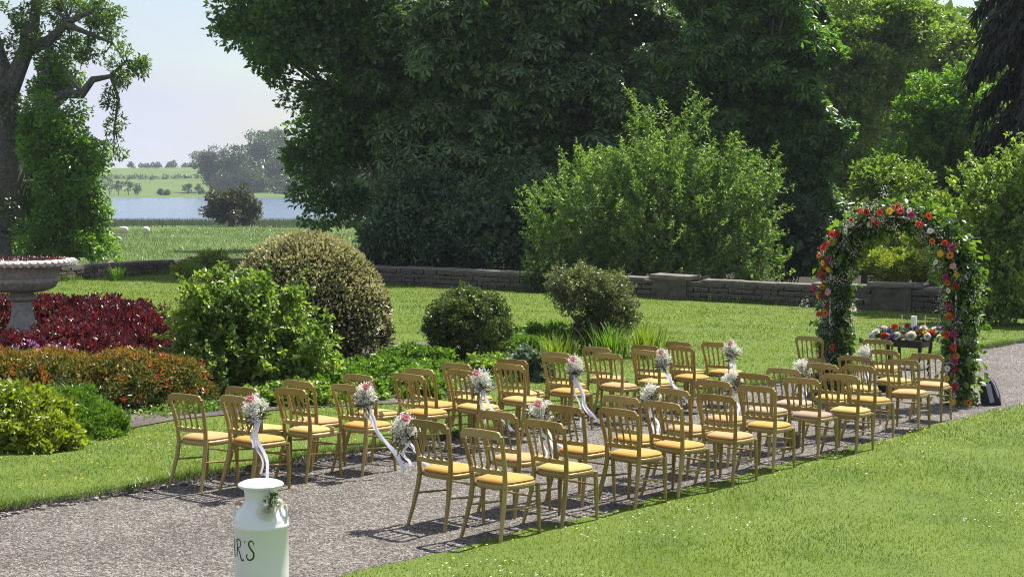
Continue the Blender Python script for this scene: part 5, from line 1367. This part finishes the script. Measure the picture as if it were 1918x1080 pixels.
for i in range(4):
    for k in range(8): fs.append((i * 8 + k, i * 8 + (k + 1) % 8, (i + 1) * 8 + (k + 1) % 8, (i + 1) * 8 + k))
mb.add(vs, fs); mb.build('body', M['bagcloth'], t, True)
MB().strip([-.02, .02, .06], [.33, .335, .33], [.05, .045, .05], -.145, -.137).build('strap', M['bagtrim'], t, rot=(0, -R(16), 0), loc=(.0, .012, -.0))
MB().tube([(.13, -.07, .03), (.10, -.085, .15), (.04, -.07, .30), (-.03, -.03, .40), (-.06, .0, .43), (-.09, .03, .36)], [.014, .016, .014, .012, .012, .010], 8).build('handle', M['bagtrim'], t, True)
MB().tube([(.16, .02, .04), (.14, .02, .17), (.06, .0, .34), (.0, .02, .40)], [.014, .014, .012, .010], 8).build('handle', M['bagtrim'], t, True)

# ================================================================== MILK CHURN
cx, cy = -1.585, 9.32
cz = zg(cx, cy)
ch = thing('milk_churn', 'white painted milk churn with black lettering on the gravel at the aisle end', 'milk churn', (cx, cy, cz - .004), (0, 0, 0))
CR = .171
MB().lathe([(.150, 0), (.162, .008), (.166, .03), (.168, .1), (CR, .3), (CR, .565), (.1745, .57), (.1755, .58), (.1745, .59), (CR, .595), (.1705, .615), (.163, .638), (.145, .668), (.122, .700), (.108, .722), (.102, .735), (.1005, .745), (.1015, .775), (.108, .815)], 56).build('body', M['white_metal'], ch, True)
lid = MB().lathe([(.104, .806), (.120, .812), (.138, .822), (.1435, .830), (.143, .838), (.136, .844), (.118, .848), (.114, .853), (.070, .859), (.01, .861)], 48).build('lid', M['white_metal'], ch, True)
for s, a_ in ((-1, R(172)), (1, R(-14))):
    mb = MB()
    ca, sa = math.cos(a_), math.sin(a_)
    P_ = [(.118, .700), (.15, .712), (.168, .704), (.174, .68), (.172, .63), (.166, .60)]
    h_ = mb.tube([(q * ca, q * sa, z) for q, z in P_], .009, 8).build('handle', M['white_metal'], ch, True)
    mb = MB(); mb.tube([(q * ca, q * sa, z) for q, z in P_[:3]], .0125, 8).build('rope_wrap', M['rope'], h_, True)
def stroke(mb, pts, w0, w1=None, zc=.50):
    """painted stroke on the churn's side: pts (u arc metres from the facing line, v height), swelling in the middle"""
    P_ = []
    pts = [np.array(p) for p in pts]
    for i in range(len(pts) - 1):   # Catmull-Rom
        p0 = pts[max(i - 1, 0)]; p1 = pts[i]; p2 = pts[i + 1]; p3 = pts[min(i + 2, len(pts) - 1)]
        for q in np.linspace(0, 1, 7)[:-1]:
            P_.append(.5 * ((2 * p1) + (-p0 + p2) * q + (2 * p0 - 5 * p1 + 4 * p2 - p3) * q * q + (-p0 + 3 * p1 - 3 * p2 + p3) * q ** 3))
    P_.append(pts[-1]); n = len(P_); vs = []
    for i in range(n):
        d = P_[min(i + 1, n - 1)] - P_[max(i - 1, 0)]; d = d / (np.linalg.norm(d) + 1e-9); nn = np.array([-d[1], d[0]])
        f = i / (n - 1); w = (w0 + ((w1 or w0) - w0) * math.sin(math.pi * f)) * .5
        for sgn in (-1, 1):
            u, v = P_[i] + nn * sgn * w
            a_ = -math.pi / 2 + u / CR
            vs.append(((CR + .0015) * math.cos(a_), (CR + .0015) * math.sin(a_), v))
    mb.add(vs, [(2 * i, 2 * i + 1, 2 * i + 3, 2 * i + 2) for i in range(n - 1)])
mb = MB()
zb = .395
def L(u0, pts, w0, w1, k=1.0): stroke(mb, [(u0 + .018 + p[0] * k, zb + p[1]) for p in pts], w0, w1)
L(-.284, [(-.015, .10), (-.006, .114), (.004, .10), (.004, .05), (-.004, .0)], .004, .008)
L(-.284, [(.006, .108), (.022, .05), (.036, .012)], .005, .010)
L(-.284, [(.036, .012), (.052, .06), (.066, .112)], .004, .004)
L(-.284, [(.066, .112), (.070, .06), (.076, .012), (.088, .0)], .006, .011)
L(-.182, [(.012, .112), (.014, .06), (.008, .004)], .005, .009)
L(-.182, [(-.004, .095), (.012, .115), (.036, .116), (.050, .098), (.044, .074), (.020, .060)], .004, .008)
L(-.182, [(.020, .060), (.038, .034), (.054, -.004), (.066, -.012), (.076, -.002)], .005, .010)
L(-.100, [(.004, .116), (.002, .100)], .007, .005)
L(-.100, [(.064, .090), (.058, .112), (.040, .116), (.030, .094), (.044, .066), (.062, .040), (.058, .010), (.036, -.004), (.018, .006), (.014, .026), (.026, .030)], .004, .0105)
mb.build('lettering', M['black'], ch)
# white rose spray on the churn's shoulder
a_ = R(-62)
rs = thing('white_rose_spray', 'white silk rose with leaves fixed on the shoulder of the milk churn', 'flower', (cx + .128 * math.cos(a_), cy + .128 * math.sin(a_), cz + .69), (0, 0, 0))
o = obj('rose', rosette(.062, 60, M['rosewhite']), None, rs, loc=(0, -.012, 0), rot=(R(75), 0, R(10)))
o = obj('rose_bud', rosette(.036, 36, M['rosewhite']), None, rs, loc=(.065, .02, .035), rot=(R(60), R(25), 0))
V, F = leaves(rng.normal(0, .022, (30, 3)) + np.array([.018, .004, .05]), np.tile([.2, -.2, .7], (30, 1)), .055, .5, .1, .9)
obj('leaves', mesh_np('leaves', V, F), LM['ivy'], rs)

# ================================================================== HAZE
hm, ht, ho = new_mat('haze_air')
pv = ht.nodes.new('ShaderNodeVolumePrincipled')
pv.inputs['Color'].default_value = (.78, .87, 1.0, 1)
pv.inputs['Density'].default_value = .00018
pv.inputs['Anisotropy'].default_value = .25
ht.links.new(pv.outputs[0], ho.inputs['Volume'])
MB().box((0, 2480, 20), (1840, 5100, 54)).build('haze', hm)['kind'] = 'stuff'
